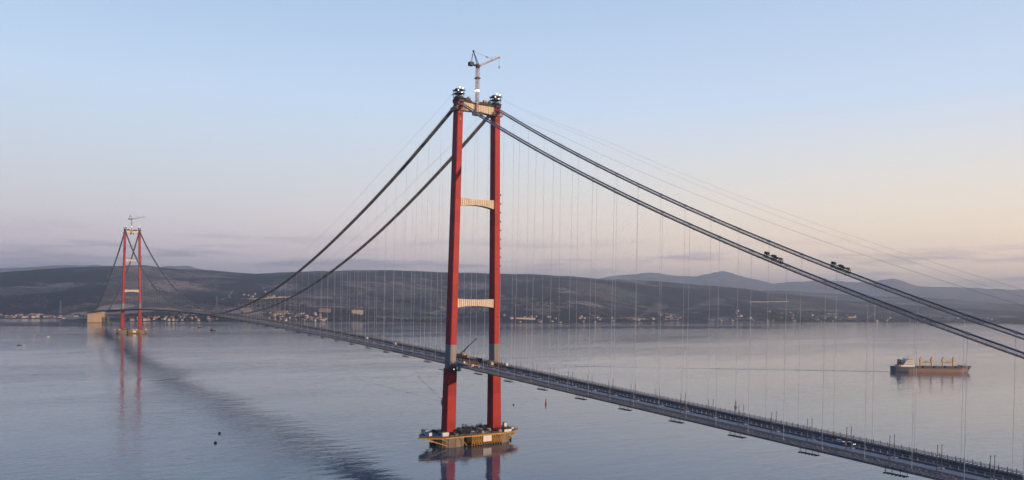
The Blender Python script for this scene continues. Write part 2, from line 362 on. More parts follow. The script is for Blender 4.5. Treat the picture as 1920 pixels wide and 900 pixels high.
def earth_mask(b, d):
    x, y = bw(b, d); w = fbm(x / 220, y / 220, 4, 77) - .5; e = np.zeros_like(b)
    u = (d - shore_d(b)) / (ridge_d(b) - shore_d(b))
    def blob(b0, db, u0, du, k=1.):
        q = ((b - b0) / db) ** 2 + ((u - u0) / du) ** 2; return np.clip((1 - q + w * 2.2) * 3, 0, 1) * k
    for a in ((-28.2, 1.2, .20, .05, 1), (-25.6, 2.6, .185, .022, .9), (-26.8, 1.2, .27, .03, .8), (-22.3, 1.7, .16, .012, .8), (-29.3, .5, .10, .06, .8), (-12.2, 4.8, .22, .006, .55), (-5, 3, .10, .008, .4), (6.5, 2.6, .12, .012, .5), (2, 1.4, .22, .03, .35), (19.8, 2.6, .43, .035, .45), (-18.5, 1.2, .42, .008, .5), (12.5, 5, .33, .005, .35), (9, .6, .08, .02, .8), (11.3, .7, .05, .015, .7)):
        e = np.maximum(e, blob(*a))
    t0 = d - shore_d(b); return np.maximum(e, np.where((t0 > 0) & (t0 < 22), .6, 0))
B = np.arange(-50, 50.01, .11)
k = np.linspace(0, 1, 110)
sd_, rd_ = shore_d(B), ridge_d(B)
Dm = np.concatenate([(sd_ - 15)[:, None], sd_[:, None] + (rd_ - sd_)[:, None] * (k ** 1.35)[None] * 1.0, rd_[:, None] + np.linspace(150, 2600, 12)[None]], 1)
LAND = land_mat('countryside', .475)
sheet('hills', B, Dm, ground, LAND, earth_mask)
FARL = land_mat('far_hill_cover', .5)
def ridge_sheet(name, T, D0, half, hmin, amp, seed):
    def H(b, d):
        x, y = bw(b, d); q = 1 - np.abs(d - D0) / half; pk = 138.4 + tab(T, b) * D0 / 1000 + amp * .35 * (fbm(b * 1.6, b * 0, 5, seed) - .5)
        q = np.clip(q, 0, 1); return np.maximum(hmin + (pk - hmin) * (q ** .9) + amp * 3 * q * (1 - q) * (fbm(x / (half * .3), y / (half * .3), 5, seed) - .5), -3)
    return sheet(name, np.arange(-50, 50.01, .16), D0 + np.concatenate([np.linspace(-half, 0, 26), np.linspace(0, half, 12)[1:]]), H, FARL)
ridge_sheet('hills', FOOT, 13000, 2400, 1, 50, 41)
ridge_sheet('mountains', MTN, 22000, 4200, 1, 130, 51)
def P3(b, d, dz=0.):
    x, y = bw(b, d); return Vector((float(x), float(y), float(ground(b, d)) + dz))

# ------------------------------------------------------------------ haze
mb = MB(); mb.box(-32000, 32000, -32000, 32000, -5, 980)
M = bpy.data.materials.new('air_haze'); M.use_nodes = True; t = M.node_tree; t.nodes.remove(t.nodes['Principled BSDF'])
pv = t.nodes.new('ShaderNodeVolumePrincipled'); pv.inputs['Color'].default_value = (.88, .95, 1, 1); pv.inputs['Density'].default_value = 6e-5; pv.inputs['Anisotropy'].default_value = .45
t.links.new(pv.outputs[0], t.nodes['Material Output'].inputs['Volume'])
hz = tag(mb.build('haze', M), kind='stuff')

# ------------------------------------------------------------------ bridge geometry
SPAN = -2023.
def zd(x):
    if x >= 0: return 73.9 - .0327 * x
    if x <= SPAN: return 73.9 + .0327 * (x - SPAN)
    u = (x - SPAN / 2) / (SPAN / 2); return 73.9 + 16.5 * (1 - u * u)
def zc(x):
    if x > 0: return 316 - .5199 * x + .00022 * x * x
    if x < SPAN: q = SPAN - x; return 316 - .5199 * q + .00022 * q * q
    u = (x - SPAN / 2) / (SPAN / 2); return 91 + 225 * u * u
def yc(x):
    q = min(abs(x), abs(x - SPAN)); return 20 + 2.5 * min(1, q / 260)
def yl(z): return 24.9 - 4.9 * (z - 14) / 304

def leg_ring(z, hx, hy, s, ch):
    y0 = yl(z) * s
    return [(sx * (hx - a), y0 + sy * (hy - b), z) for sx, sy, a, b in ((1, -1, 0, ch), (1, 1, 0, ch), (1, 1, ch, 0), (-1, 1, ch, 0), (-1, 1, 0, ch), (-1, -1, 0, ch), (-1, -1, ch, 0), (1, -1, ch, 0))]
def make_tower():
    root = thing('bridge_tower', 'tall red twin-legged bridge tower in the foreground, cream cross beams between its legs', 'bridge tower')
    for s in (-1, 1):
        mb = MB()
        mb.loft([leg_ring(z, 5.4 - .5 * (z - 11) / 60, 4.8 - .4 * (z - 11) / 60, s, .35) for z in (10.6, 30, 50, 70.2)])
        mb.loft([leg_ring(z, 5 - .7 * (z - 92) / 226, 3.35 - .35 * (z - 92) / 226, s, .55) for z in (92, 150, 220, 270, 315)])
        leg = mb.build('leg', RED, root)
        mb = MB(); mb.loft([leg_ring(z, 4.95, 3.3, s, .55) for z in (70.2, 92)])
        for z in (77, 84): mb.loft([leg_ring(z + q, 5.02, 3.37, s, .55) for q in (0, .35)])
        mb.build('unpainted_section', PRIMER, leg)
        for z, a, b in ((302.5, 1.5, 1.1), (298.3, .55, .8), (163, .5, .7), (118, .5, .7)):
            mb = MB(); y1 = yl(z) * s; xf = 5 - .7 * (z - 92) / 226; mb.box(xf - .1, xf + .3, y1 - a, y1 + a, z - b, z + b); mb.build('access_hatch', DARK if z > 300 or z < 200 else TANPLAT, leg)
        mb = MB(); y0 = yl(308.5) * s                                   # working platform round the leg top
        mb.box(-6.2, 6.2, y0 - 4.9, y0 + 4.9, 306.2, 306.8)
        for q in np.linspace(-6.1, 6.1, 9): mb.box(q - .12, q + .12, y0 - 4.95, y0 - 4.8, 306.8, 309.2); mb.box(q - .12, q + .12, y0 + 4.8, y0 + 4.95, 306.8, 309.2)
        for q in np.linspace(-4.8, 4.8, 7):
            for x in (-6.2, 6.05): mb.box(x, x + .15, y0 + q - .14, y0 + q + .14, 306.8, 309.2)
        for z in (307.6, 309.1):
            mb.box(6.05, 6.22, y0 - 4.9, y0 + 4.9, z, z + .5); mb.box(-6.22, -6.05, y0 - 4.9, y0 + 4.9, z, z + .5)
            mb.box(-6.2, 6.2, y0 - 4.97, y0 - 4.82, z, z + .5); mb.box(-6.2, 6.2, y0 + 4.82, y0 + 4.97, z, z + .5)
        mb.build('leg_platform', TANPLAT, root)
        mb = MB(); y0 = yl(316) * s
        mb.loft([[(x, y0 + sy * 2.7, z) for x, z in ((-6, 314), (6, 314), (6.4, 315.9), (3, 319.6), (-3, 319.6), (-6.4, 315.9))] for sy in (-1, 1)])
        for x in (-4.4, -1.5, 1.5, 4.4): mb.box(x - .2, x + .2, y0 - 3.1, y0 + 3.1, 314, 318.2)
        mb.build('saddle', DARK, root)
    mb = MB()                                                           # hoist rail ties on the outer face
    for i in range(17):
        z = 98 + i * 8.4; y0 = yl(z) + 3.2; mb.box(.2, 3, y0, y0 + 1.9, z, z + 1.3)
    mb.bar((1.6, yl(96) + 4.4, 94), (1.6, yl(235) + 4.4, 238), .28, n=4)
    mb.build('hoist_rail', DARK, root)
    def beam(z0, z1, b0, b1, bow, hx=3.4):
        a0, a1 = yl((z0 + z1) / 2) - 3.25, yl((z0 + z1) / 2) - 3.25; mb = MB(); n = 20
        ys = np.linspace(-a0, a1, n + 1); rings = []
        for y in ys:
            u = (y / a0) ** 2; rings.append([(-hx, y, z0 + bow * (1 - u)), (hx, y, z0 + bow * (1 - u)), (hx, y, z1 - .35 * bow * (1 - u)), (-hx, y, z1 - .35 * bow * (1 - u))])
        mb.loft(rings)
        for y in np.linspace(-a0 + .6, a1 - .6, 19):
            u = (y / a0) ** 2; lo, hi = z0 + bow * (1 - u) + .1, z1 - .35 * bow * (1 - u) - .1
            for sx in (-1, 1): mb.box(min(sx * hx, sx * (hx + .5)), max(sx * hx, sx * (hx + .5)), y - .3, y + .3, lo, hi)
        return mb.build('cross_beam', CREAM, root)
    beam(218.8, 227.3, 0, 0, 2.3); beam(126, 134.2, 0, 0, 1.7)
    beam(306.8, 314.6, 0, 0, .9, 3)
    # works on the top beam
    mb = MB()
    mb.box(-5, 5, -17, 17, 314.8, 315.3)
    for y in np.linspace(-16.5, 16.5, 14):
        for x in (-4.9, 4.9): mb.bar((x, y, 315.3), (x, y, 316.5), .08, n=4)
    for x in (-4.9, 4.9): mb.box(x - .07, x + .07, -17, 17, 316.4, 316.55); mb.box(x - .07, x + .07, -17, 17, 315.8, 315.95)
    for (x, y, a, b, h) in ((2, -12, 2, 2.6, 3.2), (-1, -8, 2.4, 1.6, 2.2), (2.5, 3, 1.2, 1.6, 2.), (1, 8, 2.2, 2.8, 2.6), (3, 11.5, 1.1, 1.3, 3.4)): mb.box(x - a, x + a, y - b, y + b, 315.35, 315.3 + h)
    mb.box(2.9, 4.2, -7.2, -1.6, 303.4, 307.4); mb.box(3.2, 4.4, .8, 3.4, 302.6, 308)
    mb.bar((-2, -13, 318), (-2, -8.5, 321.5), .3, n=4); mb.bar((2, 7, 318), (2, 13.5, 321), .3, n=4)
    mb.build('work_platform', DARK, root)
    mb = MB(); mb.box(1, 3.5, 5.2, 8.4, 317.9, 319.5); mb.build('winch', YEL, root)
    mb = MB(); mb.box(0, 2.2, -11.2, -9.2, 318.5, 320.3); mb.build('winch', YEL, root)
    return root
tower = make_tower()

def make_frame(s, rows):
    y0 = yl(316) * s
    root = thing('lifting_frame', '', 'work platform', (0, y0, 319.6), 0, 'lifting frames on the tower tops')
    mb = MB()
    for x in (-5, 0, 5):
        for y in (-3.6, 3.6): mb.bar((x, y, -1.2), (x, y, 6.6), .32, n=4)
    for z in (2.6, 6.2): mb.box(-5.8, 5.8, -4.4, 4.4, z, z + .55)
    for y in (-3.6, 3.6):
        for x in (-5, 0): mb.bar((x, y, -1), (x + 5, y, 2.7), .2, n=4); mb.bar((x + 5, y, 2.9), (x, y, 6.3), .2, n=4)
    for x in (-5.7, 5.7):
        for y in np.linspace(-4.3, 4.3, 6): mb.bar((x, y, 6.7), (x, y, 8), .09, n=4)
        mb.box(x - .08, x + .08, -4.4, 4.4, 7.8, 8)
    mb.box(-4, -1.2, -2.5, 2.5, 6.7, 8.9); mb.box(1, 3.2, -3, .6, 3.2, 5.3)
    mb.bar((3.5, 2, 6), (9.5, 3.2, 4.6), .35, n=4); mb.bar((-3.5, -2, 4), (-10, -3, 2.6), .35, n=4)
    mb.box(-8.6, 8.6, -3, 3, -3.2, -2.6)
    mb.build('frame', DARK, root)
    for (x, y, z) in rows:
        q = MB(); q.bar((x, y, z), (x + .3, y, z - .1), .24, .22, n=8); q.box(x - .3, x, y - .6, y + .6, z - .6, z + .6); q.build('floodlight', LAMP, root)
    root.scale = (.86, .86, .86)
    return root
FR = [(4.8, -1.4, 8.6), (4.8, 2.6, 8.4), (4.8, -3.2, 5.4), (5, 1.2, 3.4), (-5, -1, 9)]
frames = []
for s, lb in ((-1, 'dark lifting frame with floodlights on top of the left leg of the near red tower'), (1, 'dark lifting frame with floodlights on top of the right leg of the near red tower')):
    f = make_frame(s, FR); f['label'] = lb; frames.append(f)

def make_crane(jx, jy, jz, label):
    root = thing('tower_crane', label, 'crane', (4.6, -3, 304), 0, 'tower cranes on the bridge towers')
    d = Vector((jx, jy, 0)); Ld = d.length; d.normalize(); sdv = Vector((-d.y, d.x, 0))
    mb = MB(); mb.lattice((0, 0, 0), (0, 0, 43.5), 2.5, 16, .2); mb.box(-.45, .45, -.45, .45, 1, 43); mb.build('mast', CRANE, root)
    mb = MB(); mb.box(-2.1, 2.1, -2.1, 2.1, 33.6, 34.6); mb.build('mast_platform', DARK, root)
    mb = MB(); mb.bar((0, 0, 43.4), (0, 0, 45.2), 2, 1.8, n=12); mb.build('slewing_ring', DARK, root)
    mb = MB(); a = -d * 8.5 + Vector((0, 0, 45.6)); b = d * 2 + Vector((0, 0, 45.6))
    for o in (-1.6, 1.6): mb.bar(a + sdv * o, b + sdv * o, .55, n=4)
    mb.bar(a, b, 1.0, n=4)
    p = -d * 7.2; mb.prism([tuple((p + d * q + sdv * w)[:2]) for q, w in ((-2, -2.2), (2, -2.2), (2, 2.2), (-2, 2.2))], 44.4, 47.6)
    p = d * 1 + sdv * 2.4; mb.prism([tuple((p + d * q + sdv * w)[:2]) for q, w in ((-1, -1), (1, -1), (1, 1), (-1, 1))], 45.6, 48.2)
    mb.build('machinery_deck', DARK, root)
    top = -d * 4.8 + Vector((0, 0, 58.2)); mb = MB()
    for o in (-1.4, 1.4):
        mb.bar(d * .5 + sdv * o + Vector((0, 0, 46)), top, .34, n=4); mb.bar(-d * 7.5 + sdv * o + Vector((0, 0, 46.4)), top, .22, n=4)
        for q in (.3, .55, .78): mb.bar((d * .5 - sdv * 1.4 + Vector((0, 0, 46))).lerp(top, q), (d * .5 + sdv * 1.4 + Vector((0, 0, 46))).lerp(top, q), .16, n=4)
    mb.bar(top - d * .8, top + d * .8, .8, n=6); mb.build('a_frame', DARK, root)
    j0 = d * 2.2 + Vector((0, 0, 46)); j1 = d * Ld + Vector((0, 0, 46 + jz)); mb = MB(); mb.lattice(j0, j1, 2.0, 16, .2, w2=1.3); mb.bar(j1 - d * .6, j1 + d * .6, 1., n=6); mb.build('jib', CRANE, root)
    mid = j0.lerp(j1, .62) + Vector((0, 0, 1.2)); pb = top.lerp(mid, .72)
    mb = MB(); mb.bar(top, pb, .09, n=4); mb.bar(pb, j1, .09, n=4); mb.bar(pb, mid, .09, n=4); mb.bar(pb - d * .8, pb + d * .8, .5, n=6); mb.bar(mid - Vector((0, 0, 1.2)), mid + Vector((0, 0, .6)), .4, n=4); mb.build('pendant_rope', DARK, root)
    mb = MB(); h = j1 - Vector((0, 0, 9)); mb.bar(j1, h, .07, n=4); mb.bar(h + Vector((0, 0, .8)), h - Vector((0, 0, 1.4)), .55, .35, n=8); mb.build('hook_block', DARK, root)
    for a in ((1.3, 1.8, -1.1, 1.1, 22, 22.9), (-1., 1., -1.8, -1.3, 22, 22.9)): mb = MB(); mb.box(*a); mb.build('floodlight', LAMP, root)
    return root
crane = make_crane(0, 23.5, 11.5, 'luffing tower crane rising above the cross beam of the near red tower')

# ------------------------------------------------------------------ pier under a tower
PZ = 10.4
def make_pier():
    root = thing('bridge_pier', 'concrete pier with yellow steel skirt carrying the near red tower', 'bridge pier')
    for s in (-1, 1):
        mb = MB(); n = 28; rings = [[(r * math.cos(2 * math.pi * i / n), s * 24.9 + r * math.sin(2 * math.pi * i / n), z) for i in range(n)] for z, r in ((-4, 14.5), (0, 14.5), (1.2, 14.2), (8.8, 14.2))]
        mb.loft(rings)
        for i in range(14):
            a = 2 * math.pi * i / 14; mb.box(14.2 * math.cos(a) - .3, 14.2 * math.cos(a) + .3, s * 24.9 + 14.2 * math.sin(a) - .3, s * 24.9 + 14.2 * math.sin(a) + .3, .3, 8.8)
        mb.build('plinth', CONC, root)
        ST = [((-12, s * 33, 1.5), (-7, s * 49, 9.3), .5), ((-4, s * 34, 1.5), (-1, s * 48, 9.3), .5), ((4, s * 35, 1.5), (4, s * 51, 9.3), .5), ((12, s * 33, 1.5), (9, s * (54 if s < 0 else 44.5), 9.3), .5), ((12.5, s * 31, 4.5), (12, s * 41, 9.2), .35), ((-9, s * 43, 5.3), (8, s * 43, 5.3), .3), ((15.5, s * 14, .8), (15.5, s * 21, 9), .35), ((-15.5, s * 14, .8), (-15.5, s * 21, 9), .35)]
        for a, b, q in ST: mb = MB(); mb.bar(a, b, q, n=4); mb.build('strut', YEL, root)
        for i in range(5): mb = MB(); mb.bar((-6 + i * 3, s * 40.2, -.8), (-6 + i * 3, s * 40.2, 2.6), .9, n=8); mb.build('fender', BLACK, root)
    poly = [(-8, -50), (-19, -38), (-19, 34), (-9, 46), (9, 46), (17.5, 33), (17.5, -38), (7, -58)]
    mb = MB(); mb.prism(poly, 9.2, PZ)
    mb.build('deck_slab', GRATE, root)
    mb = MB()
    for i in range(len(poly)):
        a, b = Vector(poly[i]), Vector(poly[(i + 1) % len(poly)]); q = (b - a).normalized(); o = Vector((q.y, -q.x)) * .45
        if o.dot(a + b) < 0: o = -o
        a2, b2 = a + o, b + o
        mb.loft([[(*(p - o * .6), 9), (*(p + o * .6), 9), (*(p + o * .6), 10.1), (*(p - o * .6), 10.1)] for p in (a2, b2)])
    mb.build('edge_beam', YEL, root)
    mb = MB()
    for i in range(len(poly)):
        a, b = Vector(poly[i]), Vector(poly[(i + 1) % len(poly)]); n = max(2, int((b - a).length / 2.6))
        for j in range(n): p = a.lerp(b, j / n); mb.bar((*p, PZ), (*p, PZ + 1.3), .08, n=4)
        for z in (.7, 1.25): mb.bar((*a, PZ + z), (*b, PZ + z), .07, n=4)
    mb.build('railing', RAIL, root)
    # tie beam core with the yellow truss hung in front of it
    mb = MB(); mb.box(-13, 13, -12, 12, 2.6, 8.8); mb.build('tie_beam', RUST, root)
    mb = MB(); y0, y1, n = -9.5, 24, 13; xs = 16.6
    for x in (xs, -xs):
        for z in (.8, 8.6): mb.bar((x, y0, z), (x, y1, z), .42, n=4)
        mb.bar((x, y0, 4.7), (x, y1, 4.7), .22, n=4)
        for i in range(n + 1):
            y = y0 + (y1 - y0) * i / n; mb.bar((x, y, .3), (x, y, 8.9), .34 if i % 2 == 0 else .24, n=4)
            if i < n:
                yb = y0 + (y1 - y0) * (i + 1) / n; mb.bar((x, y, .9 if i % 2 else 8.5), (x, yb, 8.5 if i % 2 else .9), .26, n=4); mb.bar((x, y, 8.5 if i % 2 else .9), (x, yb, .9 if i % 2 else 8.5), .2, n=4)
    for i in range(0, n + 1, 3):
        y = y0 + (y1 - y0) * i / n
        for z in (.8, 8.6): mb.bar((-xs, y, z), (xs, y, z), .25, n=4)
    mb.build('truss', YEL, root)
    mb = MB(); mb.box(13.1, 14.2, -8, 23, 1, 8.4); mb.build('truss_backing', RUST, root)
    mb = MB(); mb.box(17.1, 17.5, 2.2, 11.2, 3.2, 8.6); mb.build('sign_board', WHITE, root)
    for i in range(12): y = -8 + i * 2.7; mb = MB(); mb.bar((17.4, y, -.6), (17.4, y, 1.5), .5, n=8); mb.build('fender', BLACK, root)
    return root
pier = make_pier()

# ------------------------------------------------------------------ far tower: copies
def far(o, label, dx=SPAN):
    c = copy_tree(o); c.location.x += dx; c['label'] = label; return c
far(tower, 'distant red twin-legged bridge tower at the far left end of the main span')
for f, w in zip(frames, ('left', 'right')): far(f, 'dark lifting frame with white lights on top of the %s leg of the distant tower' % w)
pier2 = far(pier, 'distant concrete and yellow steel pier carrying the far red tower')
c2 = make_crane(24, 34, 7.5, 'small distant tower crane on top of the far red tower'); c2.location.x += SPAN

# ------------------------------------------------------------------ main cables
ROPES_MAT = mat('thin_rope', (.33, .32, .32), .6)
XS_SIDE = [31.4 + 23.5 * i for i in range(21)]
XS_MAIN = [-31.4 - i * (1960.2 / 83) for i in range(84)]
XS_FARS = [SPAN - 31.4 - 23.5 * i for i in range(29)]
def dense(a, b, n): return [a + (b - a) * i / n for i in range(n + 1)]
XL = dense(-2793, SPAN, 30)[:-1] + dense(SPAN, 0, 120)[:-1] + dense(0, 770, 50)
def hanger_mesh(x, s, mb=None):
    ro = .055 if x > -900 else (.068 if x > -2010 else .045)
    mb = mb or MB(); y1 = s * yc(x); z1 = zc(x); y0 = s * 22.5; z0 = zd(x)
    for o in (-.1, .1): mb.bar((x + o, y0, z0), (x + o, y1, z1 - .3), ro, n=4, k=0)
    sl = (zc(x + 1) - zc(x - 1)) / 2; a = Vector((1, 0, sl)).normalized()
    mb.bar(Vector((x, y1, z1)) - a * 1.1, Vector((x, y1, z1)) + a * 1.1, .66, n=10, k=1)
    mb.bar((x, y0, z0 - .6), (x, y0, z0 + 1.8), .42, .25, n=6, k=1)
    mb.box(x - .6, x + .6, y0 - .5, y0 + .5, z0 - .7, z0 - .1, k=1)
    return mb
def make_cable(s, label):
    root = thing('main_cable', label, 'bridge cable')
    mb = MB(); mb.path([(x, s * yc(x), zc(x)) for x in XL], .47, n=10); mb.build('cable', CABLE, root, smooth=True)
    mb = MB(); cz = lambda x: zc(x) - 1.85
    for a, b in ((-2793, SPAN - 6), (SPAN + 6, -6), (6, 770)):
        xs = dense(a, b, int((b - a) / 6)); xs2 = [x for x in xs]
        mb.loft([[(x, s * yc(x) - 1.9, cz(x) - .07), (x, s * yc(x) + 1.9, cz(x) - .07), (x, s * yc(x) + 1.9, cz(x) + .07), (x, s * yc(x) - 1.9, cz(x) + .07)] for x in xs2])
        for o in (-1.9, 1.9):
            mb.path([(x, s * yc(x) + o, cz(x) + 1.25) for x in xs2], .075, n=4); mb.path([(x, s * yc(x) + o, cz(x) + .6) for x in xs2], .05, n=4)
            mb.path([(x, s * yc(x) + o, cz(x) - .1) for x in xs2], .13, n=4)
        for i, x in enumerate(xs2):
            for o in (-1.9, 1.9): mb.bar((x, s * yc(x) + o, cz(x) - .1), (x, s * yc(x) + o, cz(x) + 1.3), .085, n=4, cap=False)
            if i % 4 == 0:
                mb.box(x - .25, x + .25, s * yc(x) - 2.3, s * yc(x) + 2.3, cz(x) - .4, cz(x) - .08)
    mb.build('catwalk', CATW, root)
    # parts: the hundred nearest hangers, the rest as one
    xs = sorted(XS_SIDE + XS_MAIN + XS_FARS, reverse=True)
    for x in xs[:100]: hanger_mesh(x, s).build('hanger', [ROPE, BAND], root)
    mb = MB()
    for x in xs[100:]: hanger_mesh(x, s, mb)
    tag(mb.build('hanger', [ROPE, BAND], root), kind='stuff')
    return root
make_cable(-1, 'dark main cable with hangers on the near side of the bridge')
make_cable(1, 'dark main cable with hangers on the far side of the bridge')
def rope(y, off, label, r=.045):
    mb = MB()
    for a, b in ((SPAN, 0), (0, 770)):
        n = 60; mb.path([(x, y, zc(x) + (9 + (off - 9) * min(1, min(abs(x), abs(x - SPAN)) / 160))) for x in dense(a, b, n)], r, n=5)
    return tag(mb.build('tramway_rope', ROPES_MAT), label, 'rope', 'tramway ropes above the main cables')
rope(-23, 19.5, 'thin dark rope strung high above the near main cable', .065)
rope(21.5, 17.5, 'thin pale rope above the far main cable, lower of the pair')
rope(24.5, 20.5, 'thin pale rope above the far main cable, upper of the pair')

# ------------------------------------------------------------------ deck
deck = thing('bridge_deck', 'long grey twin-box road deck of the suspension bridge, asphalt half laid', 'bridge deck')
XD = dense(-3060, -2040, 40)[:-1] + dense(-2040, 20, 170)[:-1] + dense(20, 720, 70)
def sweep(mb, prof, xs=XD, k=0):
    mb.loft([[(x, y, zd(x) + z) for y, z in prof] for x in xs], k); return mb
mb = MB()
for s in (-1, 1):
    p = [(22.3, -.4), (22.3, -1.35), (11, -3.8), (7, -3.8), (4.5, -1.8), (4.5, -.4)]; sweep(mb, [(s * a, b) for a, b in p])
mb.build('box_girder', GIRD, deck)
mb = MB()
for i in range(148):
    x = 690 - 23.5 * i; q = MB() if i < 100 else mb
    q.box(x - 1.3, x + 1.3, -4.5, 4.5, zd(x) - 3.2, zd(x) - .7)
    if i < 100: q.build('cross_girder', PALE, deck)
tag(mb.build('cross_girder', PALE, deck), kind='stuff')
def strip(name, y0, y1, z, m): mb = MB(); sweep(mb, [(y0, -.38), (y1, -.38), (y1, z), (y0, z)]); return mb.build(name, m, deck)
strip('asphalt_lane', -14.9, -8.2, -.28, ASPH); strip('asphalt_lane', 8.4, 15.2, -.28, ASPH)
strip('steel_lane', -8.15, -4.4, -.32, STEEL); strip('steel_lane', 4.4, 8.35, -.32, mat('brown_grey_steel', (.15, .14, .14), .65, var=.3, scale=.2))
mb = MB(); sweep(mb, [(-4.3, -.62), (.4, -.62), (.4, -.5), (-4.3, -.5)]); mb.build('median_walkway', STEEL, deck)
mb = MB(); sweep(mb, [(.5, -1.7), (4.3, -1.7), (4.3, -1.6), (.5, -1.6)]); mb.build('median_grating', GRATE, deck)
mb = MB(); mb2 = MB()
for s in (-1, 1):
    sweep(mb, [(s * 22.4, -.39), (s * 15, -.39), (s * 15, -.3), (s * 22.4, -.3)])
    x = -2780.
    while x < 700:
        mb2.box(x - .16, x + .16, min(s * 15.1, s * 23.6), max(s * 15.1, s * 23.6), zd(x) - .3, zd(x) + .06); x += 1.96
    sweep(mb, [(s * 22.4, -.75), (s * 24.4, -.75), (s * 24.4, -.6), (s * 22.4, -.6)])
mb.build('walkway', GRATE, deck); mb2.build('walkway_grating', mat('grating_pale', (.21, .205, .20), .7, var=.5, scale=.9), deck)
mb = MB(); x = -300.
while x < 560:                                                          # loose site material along the near walkway
    for q in range(4):
        if random.random() < .8:
            y = random.uniform(-21.5, -15.5); a = random.uniform(.15, .6); b = random.uniform(.15, .5); h = random.uniform(.2, .9); mb.box(x + q - a, x + q + a, y - b, y + b, zd(x) - .3, zd(x) - .3 + h)
    x += 3.1
tag(mb.build('site_material', mat('site_material', (.12, .11, .105), .8, col2=(.45, .38, .35), scale=.8), deck), kind='stuff')
def railing(y, h, levels, step, r, name='railing', a=-2793, b=715):
    mb = MB(); x = a
    while x < b: mb.bar((x, y, zd(x) - .7), (x, y, zd(x) + h), r * 1.3, n=4, cap=False); x += step
    for q in levels: sweep(mb, [(y - r, q * h - r), (y + r, q * h - r), (y + r, q * h + r), (y - r, q * h + r)], [x for x in XD if a <= x <= b])
    return mb.build(name, RAIL, deck)
railing(-24.3, 1.3, (.2, .6, 1), 3.92, .07); railing(-21.9, 1.1, (.5, 1), 3.92, .07); railing(-15.1, .8, (.4, 1), 3.92, .09)
railing(24.3, 1., (.2, .6, 1), 3.92, .07); railing(16.2, 1.0, (.35, .7, 1), 3.92, .10); railing(22, 1.1, (.5, 1), 3.92, .07)
def posts(name, y, z1, h, r, m, x1=525.):
    xs = []; x = x1
    while x > -2020: xs.append(x); x -= 23.5 / 6
    def one(mb, x): mb.box(x - r, x + r, y - r, y + r, zd(x) - .3, zd(x) + h); mb.box(x - r * 1.6, x + r * 1.6, y - r * 1.6, y + r * 1.6, zd(x) - .3, zd(x) + .05)
    for x in xs[:100]: mb = MB(); one(mb, x); mb.build(name, m, deck)
    mb = MB()
    for x in xs[100:]: one(mb, x)
    tag(mb.build(name, m, deck), kind='stuff')
posts('wind_post', 17.3, 0, 3.2, .15, mat('wind_post_grey', (.11, .112, .12), .6))
posts('barrier_post', 3.9, 0, 1.2, .15, mat('barrier_post_grey', (.30, .28, .265), .6, var=.4, scale=.06))
mb = MB(); sweep(mb, [(15.6, -.3), (15.9, -.3), (15.9, .55), (15.6, .55)]); sweep(mb, [(7.9, -.3), (8.3, -.3), (8.3, .5), (7.9, .5)]); mb.build('crash_barrier', mat('barrier_dark', (.12, .122, .13), .6), deck)
for i in range(26):                                                     # toothed service platforms under the near edge
    x = 464.5 - 47 * i + 6; mb = MB(); z = zd(x) - 3.3
    mb.box(x - 5.6, x + 5.6, -23.6, -21.2, z, z + .22)
    for q in range(6): mb.box(x - 5.4 + q * 1.9, x - 4.5 + q * 1.9, -24.4, -23.5, z - .2, z + .5)
    for q in (-5.3, -2, 2, 5.3): mb.bar((x + q, -22.4, z), (x + q, -22.4, z + 3.4), .14, n=4)
    for q in range(10): mb.bar((x - 5.4 + q * 1.1, -23.4, z), (x - 5.4 + q * 1.1 + .5, -23.2, z + 2.9), .07, n=4)
    mb.build('service_platform', mat('platform_olive', (.15, .145, .12), .7, var=.4), deck)
LP = mat('lamp_post_grey', (.10, .10, .11), .5)
lamp0 = None
k = 0
for side, rngx in (('right', [11 + 23.5 * i for i in range(22)]), ('left', [-12.5 - 23.62 * i for i in range(70)])):
    for i, x in enumerate(rngx):
        for y, w in ((-6., 'nearer'), (-2., 'farther')):
            if lamp0 is None:
                mb = MB(); mb.bar((0, 0, -.4), (0, 0, 11.5), .2, .14, n=6); mb.box(-.3, .3, -.3, .3, -.4, .2); mb.box(-.1, .7, -.12, .12, 10.9, 11.06)
                lamp0 = o = mb.build('lamp_post', LP)
            else: o = lamp0.copy(); COL.objects.link(o)
            o.location = (x, y, zd(x))
            tag(o, 'slim lamp post, %s of the %s pair %s of near tower' % (w, ordn(i), side), 'lamp post', 'lamp posts along the deck')

# ------------------------------------------------------------------ works and vehicles on the deck
def car(x, y, body, label, L_=4.6, van=False, lights=False):
    root = thing('parked_car' if not van else 'parked_van', label, 'van' if van else 'car', (x, y, zd(x) - .25), math.atan(-.033) * 0)
    mb = MB(); h = .95 if not van else 1.2; pr = [(-L_ / 2, .35), (L_ / 2, .35), (L_ / 2, .8), (L_ / 2 - .9, h), (-L_ / 2, h + .05)]
    mb.loft([[(a, s * .95, b) for a, b in pr] for s in (-1, 1)])
    mb.build('body', body, root)
    mb = MB(); tp = 1.5 if not van else 2.5; pr = [(-L_ / 2 + .1, h), (L_ / 2 - 1.1, h), (L_ / 2 - 1.8, tp), (-L_ / 2 + (.7 if not van else .15), tp)]
    mb.loft([[(a, s * (.92 - .12 * (b - h)), b) for a, b in pr] for s in (-1, 1)]); mb.build('cabin', GLASS if not van else body, root)
    for a in (-L_ / 2 + .9, L_ / 2 - .9):
        for s in (-1, 1): mb = MB(); mb.bar((a, s * .75, .34), (a, s * 1., .34), .34, n=12); mb.build('wheel', BLACK, root)
    for s in (-1, 1): mb = MB(); mb.box(L_ / 2 - .02, L_ / 2 + .08, s * .65 - .2, s * .65 + .2, .55, .8); mb.build('headlight', LAMP if lights else WHITE, root)
    return root
